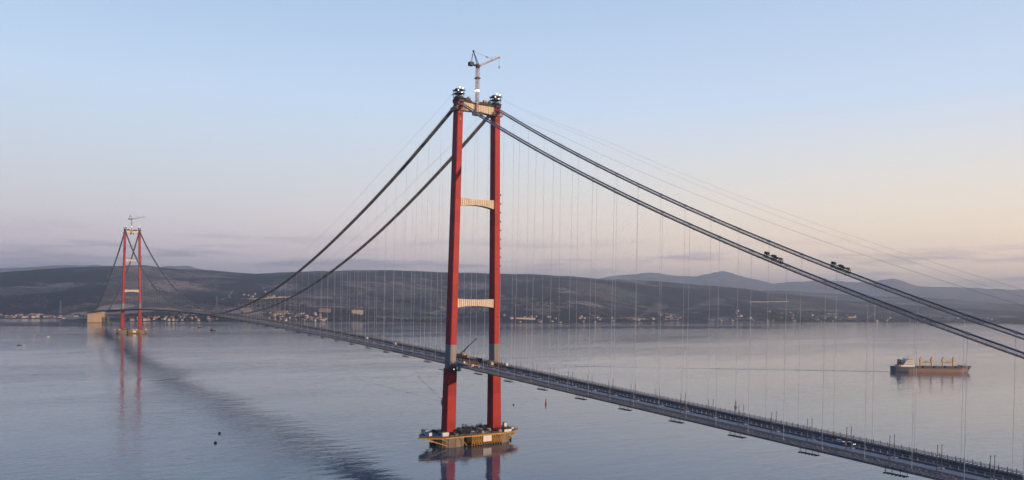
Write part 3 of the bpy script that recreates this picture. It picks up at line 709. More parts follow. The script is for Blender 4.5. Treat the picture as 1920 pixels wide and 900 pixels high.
car(374.6, 7.0, mat('white_car_paint', (.75, .76, .78), .3), 'white pickup on the deck in front of a dark car with lit headlights', 5.2)
car(381.2, 6.6, mat('dark_car_paint', (.05, .05, .055), .3), 'dark car with headlights on behind the white pickup on the deck', 4.8, lights=True)
car(-268, 10.5, mat('silver_car_paint', (.6, .62, .65), .3), 'white van parked alone on the distant main span deck', 6.0, True)
car(-190, 11, mat('cream_van_paint', (.72, .66, .58), .3), 'cream van on the main span deck just left of the near tower', 6.2, True)
# mobile crane
r = thing('mobile_crane', 'orange-yellow mobile crane with raised dark boom on the deck beside the near tower', 'crane', (-43, 14, zd(-43) - .25), .35)
mb = MB(); mb.box(-7, 7, -1.5, 1.5, .9, 2.2); mb.box(4.4, 7.2, -1.45, 1.45, 2.2, 3.6); mb.build('carrier', YEL, r)
mb = MB(); mb.box(-4, 1.5, -1.6, 1.6, 2.4, 4.2); mb.box(-5.4, -3.6, -1.7, 1.7, 2.3, 4.6); mb.build('upper_works', mat('orange_crane_paint', (.5, .18, .03), .5), r)
mb = MB(); mb.box(-.3, 1.9, 1.0, 2.2, 2.6, 4.4); mb.build('cab', WHITE, r)
mb = MB(); u = Vector((.60, .36, .72)).normalized(); a = Vector((-2.5, 0, 4)); mb.bar(a, a + u * 13, .75, .65, n=4); mb.bar(a + u * 13, a + u * 22, .55, .45, n=4); mb.bar(a + u * 22 - Vector((.3, 0, .8)), a + u * 22.6, .8, .6, n=6); mb.bar(Vector((1, 0, 3.4)), a + u * 8, .3, n=6); mb.build('boom', DARK, r)
for q in (-5.5, -3.5, 2.5, 5.5):
    for s in (-1, 1): mb = MB(); mb.bar((q, s * 1.1, .7), (q, s * 1.6, .7), .7, n=12); mb.build('wheel', BLACK, r)
# yellow deck machine on the near walkway
r = thing('deck_finisher', 'yellow arched steel machine on the deck beside the left leg of the near tower', 'machine', (24, -17, zd(24) - .2))
mb = MB()
for y in (-4, 4):
    pts = [(-9, y, 2.6), (-6, y, 5.2), (0, y, 6), (5, y, 5), (9, y, 2.2)]
    for a, b in zip(pts, pts[1:]): mb.bar(a, b, .45, n=4)
    mb.bar((-9, y, 2.6), (9, y, 2.2), .35, n=4)
    for q in (-6, -2, 2, 6): mb.bar((q, y, 2.4), (q, y, 5.1), .25, n=4)
for q in (-9, -4, 1, 5, 9): mb.bar((q, -4, 2.5), (q, 4, 2.5), .3, n=4)
mb.build('frame', YEL, r)
for q in (-8, 8):
    for y in (-4, 4): mb = MB(); mb.box(q - .4, q + .4, y - .4, y + .4, 0, 2.6); mb.build('leg', PALE, r)
mb = MB(); mb.box(7.4, 9.8, -4.6, -2.4, 1.6, 3.6); mb.build('cab', PALE, r)
def box_thing(name, label, cat, loc, sx, sy, sz, m, rz=0, group=None, roof=None):
    r = thing(name, label, cat, loc, rz, group); mb = MB(); mb.box(-sx / 2, sx / 2, -sy / 2, sy / 2, 0, sz)
    n = max(3, int(sx / .7))
    for i in range(n + 1):
        q = -sx / 2 + sx * i / n
        for s in (-1, 1): mb.box(q - .08, q + .08, min(s * sy / 2, s * (sy / 2 + .07)), max(s * sy / 2, s * (sy / 2 + .07)), .1, sz - .1)
    mb.build('shell', m, r)
    if roof: mb = MB(); mb.box(-sx / 2 - .25, sx / 2 + .25, -sy / 2 - .25, sy / 2 + .25, sz + .003, sz + .22); mb.build('roof', roof, r)
    if cat == 'site cabin':
        for q in (-sx * .28, sx * .1): mb = MB(); mb.box(q - .6, q + .6, -sy / 2 - .12, -sy / 2 - .05, 1.1, 2.1); mb.build('window', GLASS, r)
        mb = MB(); mb.box(sx * .32, sx * .32 + .9, -sy / 2 - .12, -sy / 2 - .05, .1, 2.1); mb.build('door', ROOFD, r)
    return r
for x, y, lb, m, a, b, h in ((14, -19.5, 'blue container on the deck beside the left leg of the near tower', BLUE, 9, 2.6, 2.6), (8, -14.5, 'small white cabin on the deck edge beside the left tower leg', WHITE, 2.8, 2.4, 3.4), (15, 10, 'beige container on the deck at the foot of the right tower leg', BEIGE, 7, 2.6, 3), (22, 15.5, 'orange-brown generator box on the deck right of the right tower leg', mat('orange_box', (.5, .24, .09), .6), 5, 2.5, 2.6), (29, 18, 'white tank box on the deck right of the right tower leg', WHITE, 3, 2.4, 3.2), (-14, 15.5, 'dark equipment container on the deck between the tower legs', DARK, 6, 2.5, 3.2), (4, 16.5, 'grey equipment container on the deck in front of the right tower leg', GIRD, 5, 2.5, 2.8)):
    box_thing('site_container', lb, 'container', (x, y, zd(x) - .25), a, b, h, m, 0, 'site containers on the deck')
r = thing('leg_scaffold', 'dark scaffold platform wrapped round the left tower leg at deck level', 'scaffold', (0, -24, 68.5)); mb = MB()
mb.box(-9, 9, -7.2, -5.2, 0, .4); mb.box(6, 12, -7.2, 5, 0, .4)
for q in np.linspace(6.3, 11.7, 5):
    for y in (-7, -2, 3, 4.9): mb.bar((q, y, .4), (q, y, 6.2), .12, n=4)
for z in (2.2, 4.2, 6.2):
    for y in (-7, 4.9): mb.bar((6, y, z), (12, y, z), .12, n=4)
    mb.bar((11.8, -7, z), (11.8, 5, z), .12, n=4)
mb.box(7, 10, -4, 1, .4, 4.6); mb.build('frame', DARK, r)
mb = MB(); mb.box(10, 11.5, 2, 4.2, 1, 4.6); mb.build('control_box', WHITE, r)
mb = MB(); mb.bar((11.8, -3, 2), (12.2, -3, 2), .3, n=8); mb.build('floodlight', LAMP, r)

# machines on the side-span cables
def cable_machine(x0, s, label):
    sl = (zc(x0 + 1) - zc(x0 - 1)) / 2; r = thing('cable_wrapping_machine', label, 'machine', (x0, s * yc(x0), zc(x0)), 0, 'machines riding the main cables'); r.rotation_euler = (0, -math.atan(sl), 0); r.scale = (.78, .8, .8)
    mb = MB()
    for q in (-7, 0, 6.5):
        for a in range(10):
            t0, t1 = 2 * math.pi * a / 10, 2 * math.pi * (a + 1) / 10
            for o in (-.7, .7): mb.bar((q + o, 1.35 * math.cos(t0), .5 + 1.5 * math.sin(t0)), (q + o, 1.35 * math.cos(t1), .5 + 1.5 * math.sin(t1)), .2, n=4)
    for y in (-1.2, 1.2):
        for z in (-.6, 1.6): mb.bar((-7.5, y, z), (7, y, z), .17, n=4)
        for q in (-7.3, -3.5, 0, 3.4, 6.8): mb.bar((q, y, -.8), (q, y, 2.5), .14, n=4)
    mb.build('frame', DARK, r)
    BK = mat('machine_black', (.02, .022, .022), .5)
    for a in ((-8, -5.6, -1.5, 1.5, 1.7, 3.1), (-1.4, .6, -1.6, 1.6, 1.8, 3.), (1.1, 2.8, -1.3, 1.3, 1.2, 2.4)): mb = MB(); mb.box(*a); mb.build('motor', BK, r)
    mb = MB(); mb.bar((5.6, -1.4, 2.4), (5.6, 1.4, 2.4), .6, n=10); mb.build('drum', BK, r)
    for q in (-5.2, 3.6): mb = MB(); mb.box(q - .5, q + .5, -1.5, -1.3, .5, 1.3); mb.build('control_panel', PALE, r)
cable_machine(351.5, -1, 'dark wrapping machine riding the near main cable'); cable_machine(362.5, 1, 'dark wrapping machine riding the far main cable')

# ------------------------------------------------------------------ cabins and gear on the piers
cabin_list = [(-11, -43.5, 7, 3, 2.9, .12, 'long white site cabin at the left end of the near pier, rear of the pair'), (1, -46, 7, 3, 2.9, .1, 'long white site cabin at the left end of the near pier, front of the pair'), (11.5, -35, 3.2, 6.2, 3.6, 0, 'white site cabin in front of the left tower leg on the near pier'), (-6, 41, 3, 3, 4.2, 0, 'cream site cabin at the right end of the near pier')]
for x, y, a, b, h, rz, lb in cabin_list: box_thing('site_cabin', lb, 'site cabin', (x, y, PZ), a, b, h, WHITE, rz, 'cabins on the piers', ROOFD)
box_thing('storage_tank', 'round-edged white storage box near the right tip of the near pier', 'box', (7, 41, PZ), 2.4, 2.4, 1.8, WHITE)
box_thing('banner', 'pale banner panel on the front railing of the near pier', 'banner', (18.4, 28.5, PZ + .1), .3, 8, 2.2, WHITE)
gear_m = [DARK, RUST, GIRD, mat('gear_brown', (.14, .09, .06), .8, var=.4), mat('gear_pale', (.4, .37, .33), .8, var=.3)]
def gear(label, dx, n, seed):
    rr = random.Random(seed); mb = MB()
    for i in range(n):
        x, y = rr.uniform(-16, 15.5), rr.uniform(-34, 32)
        if abs(abs(y) - 24.9) < 6.5 and abs(x) < 7.5: continue
        a, b, h = rr.uniform(.4, 1.8), rr.uniform(.4, 1.8), rr.uniform(.5, 2.6); k = rr.choice([0, 0, 0, 1, 2, 3, 4]); q = rr.random()
        if q < .55: mb.box(x - a, x + a, y - b, y + b, PZ, PZ + h, k)
        elif q < .75: mb.bar((x, y, PZ), (x, y, PZ + h * 1.2), a * .6, n=8, k=k)
        elif q < .9: mb.bar((x - a, y - b, PZ + .4), (x + a * 2, y + b * 2, PZ + h + 1), .14, n=4, k=k); mb.box(x - a, x + a, y - b, y + b, PZ, PZ + .8, k)
        else: mb.lattice((x, y, PZ), (x, y, PZ + 4.5), 1.6, 3, .12, k=0)
    o = mb.build('site_gear', gear_m); o.location.x = dx; return tag(o, label, 'site gear', kind='stuff')
gear('dense clutter of dark construction gear on the near pier deck', 0, 420, 3)
gear('clutter of construction gear on the far pier deck', SPAN, 120, 4)
for i, (x, y, a, b, h, rz, lb) in enumerate([(-9, -43.5, 7, 3, 2.9, 0, 'tiny white cabin at the left tip of the far pier'), (12, -33, 3, 6, 3.4, 0, 'tiny cream cabin by the left leg on the far pier'), (14, 5, 2.6, 7, 2.6, 0, 'tiny cream cabin in the middle of the far pier, left one'), (14, 13.5, 2.6, 6, 2.6, 0, 'tiny cream cabin in the middle of the far pier, right one'), (4, 41, 5, 4, 3.6, 0, 'tiny cream cabin at the right tip of the far pier')]): box_thing('site_cabin', lb, 'site cabin', (SPAN + x, y, PZ), a, b, h, WHITE, rz, 'cabins on the piers', ROOFD)

# ------------------------------------------------------------------ abutment on the far shore
r = thing('anchor_pier', 'big ribbed sandy concrete pier block under the far end of the deck at the shore', 'bridge pier')
mb = MB(); zt = zd(-2850) - 6
mb.box(-2876, -2858, -37, 25, -2, zt)
for i in range(8): y = -35.5 + i * 8.5; mb.box(-2858, -2856.4, y - 1.1, y + 1.1, 2, zt - 1)
mb.box(-2877.5, -2856, -38.2, 26.2, zt, zt + 2.4); mb.build('block', CONCW, r)
mb = MB(); mb.box(-2993, -2852, -42, 64, -3, 1.6); mb.build('quay', mat('quay_rock', (.13, .115, .10), .9, var=.4), r)
for i in range(5):
    x = -2812 - i * 9; mb = MB(); mb.bar((x, 33, -1), (x, 33, 26 - i), 1.3, n=10); mb.build('column', CONC, r)
# a low spit carrying the block, and the approach road embankment
mb = MB(); ring = []
for z, q in ((-3, 1.0), (1.2, .9), (2.2, .75)): ring.append([(-3020 + 165 * q * math.cos(a) * (1.05 + .06 * math.sin(5 * a)), 20 + 150 * q * math.sin(a) * (1 + .08 * math.cos(3 * a)), z) for a in np.linspace(0, 2 * math.pi, 40, endpoint=False)])
mb.loft(ring); tag(mb.build('shore_spit', mat('shore_earth', (.09, .08, .06), .95, var=.4, scale=.05)), kind='structure')

# ------------------------------------------------------------------ cargo ship
def ship():
    r = thing('cargo_ship', 'rust-sided bulk carrier with four yellow deck cranes and white stern superstructure', 'ship', (-197.5, 1188.5, 0), math.atan2(144, 75))
    LN = 166; hb = 12.5; st = []
    for u in (0, .02, .06, .15, .3, .5, .7, .82, .9, .96, .985, 1.0):
        w = 1 if .12 < u < .8 else (.78 + .22 * u / .12 if u <= .12 else max(.03, 1 - ((u - .8) / .2) ** 2.2)); dk = 9 + (2.6 if u > .86 else 0) + (2 if u < .2 else 0)
        x = (u - .5) * LN; rk = max(0, u - .9) / .1 * 9; w0 = w * (.93 if .1 < u < .86 else .6 + .2 * (1 - u)); stz = 1.8 * (1 - u / .06) if u < .06 else 0
        st.append([(x - rk, -hb * w0, -4 + stz * 2), (x - rk * .6, -hb * (w * .985), 1.6), (x - rk * .25, -hb * w, 6.8), (x, -hb * w * 1.005, dk), (x, hb * w * 1.005, dk), (x - rk * .25, hb * w, 6.8), (x - rk * .6, hb * w * .985, 1.6), (x - rk, hb * w0, -4 + stz * 2)])
    mb = MB(); n = 8
    HU = mat('hull_rust_red', (.21, .11, .068), .6, var=.35, scale=.12, stretch=(.4, 1, 1)); NV = mat('hull_navy_and_shadow', (.035, .045, .07), .5, var=.3)
    for i in range(len(st) - 1):
        u = i
        for j in range(n):
            a, b = j, (j + 1) % n; k = 1 if j in (2, 4) or i < 3 or (i >= 7 and j in (2, 4)) else (2 if j == 3 else 0)  # navy deck-edge band; stern quarter navy all over, painting in the superstructure's shadow
            mb.add([st[i][a], st[i][b], st[i + 1][b], st[i + 1][a]], [(0, 1, 2, 3)], k)
    mb.add(st[0], [tuple(range(8))], 1); mb.add(st[-1], [tuple(range(8))], 1)
    mb.build('hull', [HU, NV, RUST], r)
    X = lambda u: (u - .5) * LN
    for i, (a, b) in enumerate(((.28, .335), (.36, .475), (.505, .615), (.645, .75), (.78, .85))): mb = MB(); mb.box(X(a), X(b), -8.5, 8.5, 9, 11.6); mb.box(X(a) + .4, X(b) - .4, -8, 8, 11.6, 12.1); mb.build('hatch_cover', mat('hatch_brown', (.10, .075, .065), .7), r)
    mb = MB()
    for i in range(40):
        x = X(.24 + .6 * i / 40)
        for s in (-1, 1): mb.bar((x, s * 12.3, 9), (x, s * 12.3, 10.2), .12, n=4)
    for s in (-1, 1): mb.box(X(.24), X(.85), s * 12.3 - .1, s * 12.3 + .1, 10.1, 10.3)
    mb.build('bulwark_rail', DARK, r)
    SW = mat('ship_white', (.72, .70, .66), .5, var=.12)
    mb = MB(); mb.box(X(.06), X(.235), -11, 11, 11, 14); mb.box(X(.10), X(.228), -10, 10, 14, 17); mb.box(X(.115), X(.225), -10, 10, 17, 20); mb.box(X(.125), X(.222), -9.4, 9.4, 20, 23); mb.box(X(.15), X(.22), -9, 9, 23, 26); mb.box(X(.16), X(.215), -12.6, 12.6, 25.9, 26.3)
    mb.build('superstructure', SW, r)
    for z, w, a in ((15.2, 10, .11), (18.2, 10, .125), (21.2, 9.4, .135), (24.1, 9, .155)):
        for sd2 in (-1, 1): mb = MB(); mb.box(X(a), X(.214), min(sd2 * w, sd2 * (w + .08)), max(sd2 * w, sd2 * (w + .08)), z, z + .9); mb.build('window_band', GLASS, r)
    for z in (15.2, 18.2, 21.2): mb = MB(); u = {15.2: .1, 18.2: .115, 21.2: .125}[z]; mb.box(X(u) - .08, X(u), -7.5, 7.5, z, z + .9); mb.build('window_band', GLASS, r)
    mb = MB(); mb.loft([[(X(.075) + a * q, b * q, z) for a, b in ((-3, -2.6), (3, -2.6), (3, 2.6), (-3, 2.6))] for z, q in ((13.8, 1), (25, .85))]); mb.build('funnel', BLACK, r)
    mb = MB(); mb.bar((X(.185), 0, 26), (X(.185), 0, 33), .35, .2, n=6); mb.bar((X(.185), -2.5, 30), (X(.185), 2.5, 30), .2, n=4); mb.bar((X(.187), -1.5, 31.4), (X(.187), 1.5, 31.4), .25, n=4); mb.build('radar_mast', DARK, r)
    mb = MB(); mb.box(X(.035), X(.08), -9.8, -7.2, 11, 15); mb.bar((X(.09), -8, 13), (X(.125), -8, 19), .5, n=4); mb.build('lifeboat', mat('lifeboat_orange', (.55, .2, .06), .5), r)
    CY = mat('ship_crane_yellow', (.62, .36, .10), .5, var=.2)
    for u, d in ((.346, 1), (.49, -1), (.632, 1), (.768, -1)):
        mb = MB(); x = X(u); mb.bar((x, 0, 9), (x, 0, 19.5), 1.35, n=10); mb.box(x - 1.7, x + 1.7, -1.7, 1.7, 19.5, 25); mb.loft([[(x - 1.4 * q, -1.2 * q, z), (x + 1.4 * q, -1.2 * q, z), (x + 1.4 * q, 1.2 * q, z), (x - 1.4 * q, 1.2 * q, z)] for z, q in ((25, 1), (29.2, .6))])
        c = mb.build('deck_crane', CY, r)
        mb = MB(); e = x + d * 20; mb.lattice((x + d * 1.6, 0, 19.5), (e, 0, 18.3 + (0 if d > 0 else .6)), 1.7, 7, .25); mb.bar((x + d * 1.6, 0, 19.5), (e, 0, 18.3), .55, n=4); mb.build('jib', CY, c)
        mb = MB(); mb.bar((x, 0, 28.8), (x + d * 10.5, 0, 21.8), .28, n=4); mb.bar((x + d * 10.5, 0, 21.8), (e, 0, 18.6), .22, n=4); mb.box(x - .9, x + .9, -.9, .9, 28.2, 29.8); mb.build('rigging', DARK, c)
    mb = MB(); mb.bar((X(.92), 0, 11.5), (X(.92), 0, 19.5), .3, n=6); mb.box(X(.92) - .6, X(.92) + .6, -.6, .6, 17.2, 17.6); mb.build('foremast', DARK, r)
    mb = MB(); mb.box(X(.865), X(.99), -5.5, 5.5, 11.6, 12.8); mb.box(X(.87), X(.9), -10, 10, 11.6, 13.4); mb.build('forecastle', NV, r)
    return r
ship()
# smaller craft
def boat(name, label, px, heading, LN, bm_, h, hullm, cabm, cat, cab=(.25, .6), ch=3., group=None):
    r = thing(name, label, cat, (px[0], px[1], 0), heading, group); st = []
    for u, w in ((0, .85), (.1, .95), (.5, 1), (.75, .85), (.92, .4), (1, .04)):
        x = (u - .5) * LN; st.append([(x, -bm_ * w * .6, -.5), (x + u * .4, -bm_ * w, h + .5 * u), (x + u * .4, bm_ * w, h + .5 * u), (x, bm_ * w * .6, -.5)])
    mb = MB(); mb.loft(st); mb.build('hull', hullm, r)
    mb = MB(); a, b = (cab[0] - .5) * LN, (cab[1] - .5) * LN
    mb.loft([[(a, -bm_ * .75, z0), (b + e, -bm_ * .7, z0), (b + e, bm_ * .7, z0), (a, bm_ * .75, z0)] for z0, e in ((h, 0), (h + ch * .55, -.05 * LN), (h + ch, -.12 * LN))]); mb.build('cabin', cabm, r)
    mb = MB(); mb.bar((a + 1, 0, h + ch), (a + 1, 0, h + ch + LN * .16), .08 * LN ** .4, n=5); mb.build('mast', DARK, r)
    mb = MB(); e = .02 * LN
    for s in (-1, 1): mb.box(a + e, b - .12 * LN, min(s * bm_ * .71, s * bm_ * .78), max(s * bm_ * .71, s * bm_ * .78), h + ch * .5, h + ch * .8)
    mb.build('window_band', GLASSB, r); return r
boat('passenger_boat', 'white motor ferry passing behind the left leg of the near tower, trailing a wake', (-243, 108), -.25, 26, 3.6, 2.2, WHITE, WHITE, 'boat', (.15, .8), 3.6)
boat('tug_boat', 'dark tug boat on the water right of the far tower, left of the two', (-2377, 277), 2.6, 24, 4, 2.6, DARK, BEIGE, 'boat', (.45, .75), 4)
boat('work_boat', 'low dark work boat right of the far tower, right of the two', (-2134, 268), .4, 26, 4.2, 2.2, mat('workboat_brown', (.1, .05, .04), .6), RUST, 'boat', (.1, .35), 3.4)
def wpt(bdeg, el): d = 138.4 / (-el / 1000.); x, y = bw(bdeg, d); return float(x), float(y)
for i, (b, el, lb) in enumerate(((-31.3, -54.3, 'tiny yellowish fishing boat at far left, nearer shore, left of the upper two'), (-30.55, -54.9, 'tiny pale fishing boat at far left, right of the upper two'), (-32.1, -63.6, 'tiny dark fishing boat at far left, left of the lower two'), (-31.8, -64.2, 'tiny cream fishing boat at far left, right of the lower two'))):
    boat('fishing_boat', lb, wpt(b, el), .8 * i, 9, 1.6, 1.1, [YEL, WHITE, RUST, PALE][i], WHITE, 'boat', (.3, .55), 2., 'fishing boats at far left')
def buoy(loc, label, hgt, m, r_=1.6, spar=True):
    r = thing('channel_buoy' if spar else 'mooring_float', label, 'buoy', (*loc, 0)); mb = MB(); n = 14
    prof = [(-.8, .7), (0, 1), (.9, 1), (1.3, .6)] if spar else [(-.4, .6), (0, .95), (.5, 1), (1.0, .7), (1.25, .15)]
    mb.loft([[(r_ * q * math.cos(2 * math.pi * i / n), r_ * q * math.sin(2 * math.pi * i / n), z * r_) for i in range(n)] for z, q in prof]); mb.build('float', m, r)
    if spar:
        mb = MB(); mb.lattice((0, 0, 1.2 * r_), (0, 0, hgt), 1.4, 4, .13, w2=.7); mb.box(-.28, .28, -.28, .28, 1.2 * r_, hgt); mb.build('lattice_mast', m, r)
        mb = MB(); mb.bar((0, 0, hgt), (0, 0, hgt + 1.2), .6, .5, n=8); mb.build('lantern', m, r)
    else:
        mb = MB(); mb.bar((0, 0, 1.2 * r_), (0, 0, 1.2 * r_ + .4), .16, n=8); mb.build('mooring_ring', DARK, r)
buoy((-179, 219), 'red lattice buoy on the water just right of the near pier', 5.2, BUOYR, 1.25)
buoy((-41, 418), 'dark red spar buoy on the water above the right half of the deck', 8, mat('buoy_dark_red', (.2, .03, .025), .5))
buoy((-106.6, -205), 'black round mooring float left of the near tower, lower of the two', 0, BLACK, 1.35, False)
buoy((-154, -190), 'black round mooring float left of the near tower, upper of the two', 0, BLACK, 1.35, False)
buoy((-188, 175), 'small dark float near the red buoy right of the near pier', 0, BLACK, 1.1, False)

# ------------------------------------------------------------------ wakes
def wake(name, pts, widths, amp, label):
    mb = MB(); V = [Vector((*p, 0)) for p in pts]; rings = []
    for i, p in enumerate(V):
        d = (V[min(i + 1, len(V) - 1)] - V[max(i - 1, 0)]).normalized(); u = Vector((-d.y, d.x, 0)); rings.append([tuple(p - u * widths[i] + Vector((0, 0, .03))), tuple(p + u * widths[i] + Vector((0, 0, .03)))])
    mb.loft(rings, close=False, cap=False); return tag(mb.build(name, water_mat(name, amp)), label, 'wake', kind='stuff')

# ------------------------------------------------------------------ far shore: buildings
wallc = [('white', mat('house_white', (.46, .43, .39), .8)), ('cream', mat('house_cream', (.40, .35, .29), .8)), ('grey', mat('house_grey', (.26, .25, .25), .8)), ('orange-tan', mat('house_tan', (.31, .24, .19), .8))]
roofc = [('red tiled', mat('roof_red', (.30, .09, .05), .85)), ('brown', mat('roof_brown', (.15, .09, .065), .85)), ('grey', mat('roof_grey', (.2, .2, .21), .8))]
WIN = mat('house_window', (.04, .045, .05), .3)
def make_house(a, b, h, wm, rm):
    mb = MB(); mb.box(-a / 2, a / 2, -b / 2, b / 2, -3, h); mb.add([(-a / 2, -b / 2, h), (-a / 2, b / 2, h), (-a / 2, 0, h + b * .3), (a / 2, -b / 2, h), (a / 2, b / 2, h), (a / 2, 0, h + b * .3)], [(0, 1, 2), (3, 5, 4)]); w = thing('house', '', 'house'); mb.build('wall', wm, w)
    mb = MB(); e = .5
    for s in (-1, 1):
        z = h - .15; mb.loft([[(x, 0, h + b * .3 + .05), (x, s * (b / 2 + e), z - e * .4), (x, s * (b / 2 + e), z - e * .4 + .3), (x, 0, h + b * .3 + .4)] for x in (-a / 2 - e, a / 2 + e)])
    mb.build('roof', rm, w)
    return w
protos = {}
def house(b, d, label, group, i, sz=1.):
    wi = random.choices(range(4), (5, 4, 2, 2))[0]; ri = random.choices(range(3), (5, 3, 2))[0]; big = random.random() < .45
    key = (wi, ri, big)
    if key not in protos: protos[key] = o = make_house(11 if not big else 14, 8 if not big else 10, 4.2 if not big else 7, wallc[wi][1], roofc[ri][1])
    else: o = copy_tree(protos[key])
    o.location = P3(b, d); o.rotation_euler = (0, 0, random.choice((0, .3, .6, 1.57, 1.9, -.4))); o.scale = (sz, sz, sz)
    return o, '%s %s house, %s roof' % ('two-storey' if big else 'small', wallc[wi][0], roofc[ri][0])
def village(n, b0, b1, d0, d1, where, group, sz=1.):
    L_ = sorted((random.uniform(b0, b1), d0 + (d1 - d0) * random.random() ** 1.4) for _ in range(n))
    for i, (b, d) in enumerate(L_):
        o, lb = house(b, float(shore_d(b)) + d, '', group, i, sz); tag(o, '%s, %s from left %s' % (lb, ordn(i), where), 'house', group)
village(46, -26.3, -20.6, 30, 330, 'on the shore behind the far tower', 'houses behind the far tower', 1.15)
village(66, -17.3, -13.4, 35, 420, 'in the shore village at mid span', 'houses of the mid span village', 1.15)
village(36, -33.2, -29.6, 40, 330, 'in the town at far left', 'houses of the far left town', 1.2)
village(36, -1, 12.5, 30, 420, 'right of the near tower', 'houses on the shore right of the tower', 1.2)
village(66, 14, 33, 40, 900, 'along the right shore', 'houses along the right shore', 1.5)
village(12, -19.2, -16.8, 1500, 1900, 'on the hillside at mid span', 'houses of the hillside hamlet', 1.2)
def block(name, label, b, d, w, dp, h, m, cat='building', floors=3, rz=None, roof=None):
    p = P3(b, d); r = thing(name, label, cat, p, (-YAW + random.uniform(-.35, .35) if rz is None else rz)); mb = MB(); mb.box(-dp / 2, dp / 2, -w / 2, w / 2, -6, h)
    mb.build('wall', m, r)
    mb = MB(); mb.box(-dp / 2 - .5, dp / 2 + .5, -w / 2 - .5, w / 2 + .5, h + .003, h + .9); 
    if w > 25: mb.box(-dp / 4, dp / 4, -w * .3, -w * .18, h + .9, h + 3.4); mb.box(-dp / 4, dp / 4, w * .12, w * .26, h + .9, h + 3.4)
    mb.build('roof', roof or ROOFD, r)
    fl = max(1, min(floors, int(h / 3)))
    for i in range(fl):
        z = 1 + i * (h - .6) / fl
        mb = MB(); mb.box(dp / 2, dp / 2 + .12, -w / 2 + 1.5, w / 2 - 1.5, z + .2, z + 1.3); mb.build('window_band', WIN, r)
    return r
WB = mat('block_white', (.54, .47, .37), .8, var=.1); CB = mat('block_cream', (.42, .33, .23), .8, var=.12); PB = mat('block_pink', (.34, .26, .22), .8); GB = mat('shed_grey', (.34, .33, .33), .7)
block('hotel_block', 'large cream block standing alone on the far shore left of the near tower', -11.13, 4170, 58, 16, 21, WB, floors=6)
block('apartment_block', 'long cream apartment block above the mid span village', -16.3, 4080, 56, 15, 13, CB, floors=4)
block('apartment_block', 'brown-pink apartment block right of the mid span village', -13.4, 4180, 60, 15, 17, PB, floors=5)
block('apartment_block', 'stepped grey-cream apartment block left of the mid span village', -18.7, 4150, 44, 15, 15, PB, floors=5)
block('boat_house', 'bright gabled-looking cream building on the waterline below the mid span village', -14.85, 3722, 22, 12, 9, WB, floors=2)
block('boat_house', 'bright cream building on the waterline right of the mid span village', -13.55, 3720, 24, 12, 11, WB, floors=2)
block('factory', 'white factory block at far left edge of the shore', -32.6, 4010, 30, 18, 9, PB, floors=3)
block('factory', 'pale factory with upper storey in the far left town', -31.35, 4055, 44, 20, 13, CB, floors=4)
block('warehouse', 'long grey low warehouse left of the far pier block', -29.35, 4060, 70, 24, 8, GB, floors=1)
block('warehouse', 'pale low warehouse in the middle of the far left town', -30.35, 4040, 30, 16, 7, CB, floors=1)
block('warehouse', 'long pale shed on the hillside above the far left town', -31.2, 4420, 58, 16, 6, GB, floors=1)
block('warehouse', 'white flat warehouse above the shore left of the far tower', -26.5, 4390, 60, 18, 9, WB, floors=1)
block('warehouse', 'long white warehouse near the shore right of the near tower', 1.0, 4060, 100, 18, 8, WB, floors=1)
for i, (b, d, w, h) in enumerate(((-18.3, 5020, 50, 7), (-17.6, 5060, 70, 8), (-16.9, 5050, 44, 10), (-16.3, 5040, 56, 7), (-15.7, 5030, 40, 6))): block('warehouse', 'pale hillside warehouse, %s from left in the row above the mid span village' % ordn(i), b, d, w, 18, h, WB, floors=1)
for i, (b, d, w, h) in enumerate(((8.6, 4700, 50, 8), (9.1, 4690, 60, 7), (9.7, 4720, 40, 7), (11.3, 5000, 44, 7), (11.9, 5020, 40, 6))): block('warehouse', 'pale shed near the smoke plumes, %s from left' % ordn(i), b, d, w, 16, h, CB, floors=1)
block('warehouse', 'white shed cluster on the right shore behind the near main cable', 22.2, 6300, 80, 18, 8, WB, floors=1)
block('warehouse', 'low white shed on the right shore beside the hangers', 23.4, 6080, 60, 18, 7, WB, floors=1)

# viaduct on the right hillside
r = thing('viaduct', 'long pale low viaduct on the hillside right of centre', 'viaduct'); mb = MB(); pts = []
for b in np.linspace(15.9, 19.4, 16): x, y = bw(b, 6500 + (b - 15.9) * 130); pts.append((float(x), float(y), 138.4 + (-3.9 + (b - 15.9) * .55) * 6.6))
for a, b in zip(pts, pts[1:]): mb.bar(a, b, 3.4, n=4)
mb.build('deck', mat('viaduct_concrete', (.42, .33, .26), .8), r)
for p in pts: mb = MB(); mb.bar((p[0], p[1], p[2] - 45), (p[0], p[1], p[2] - 1), 1.8, n=6); mb.build('column', CONC, r)
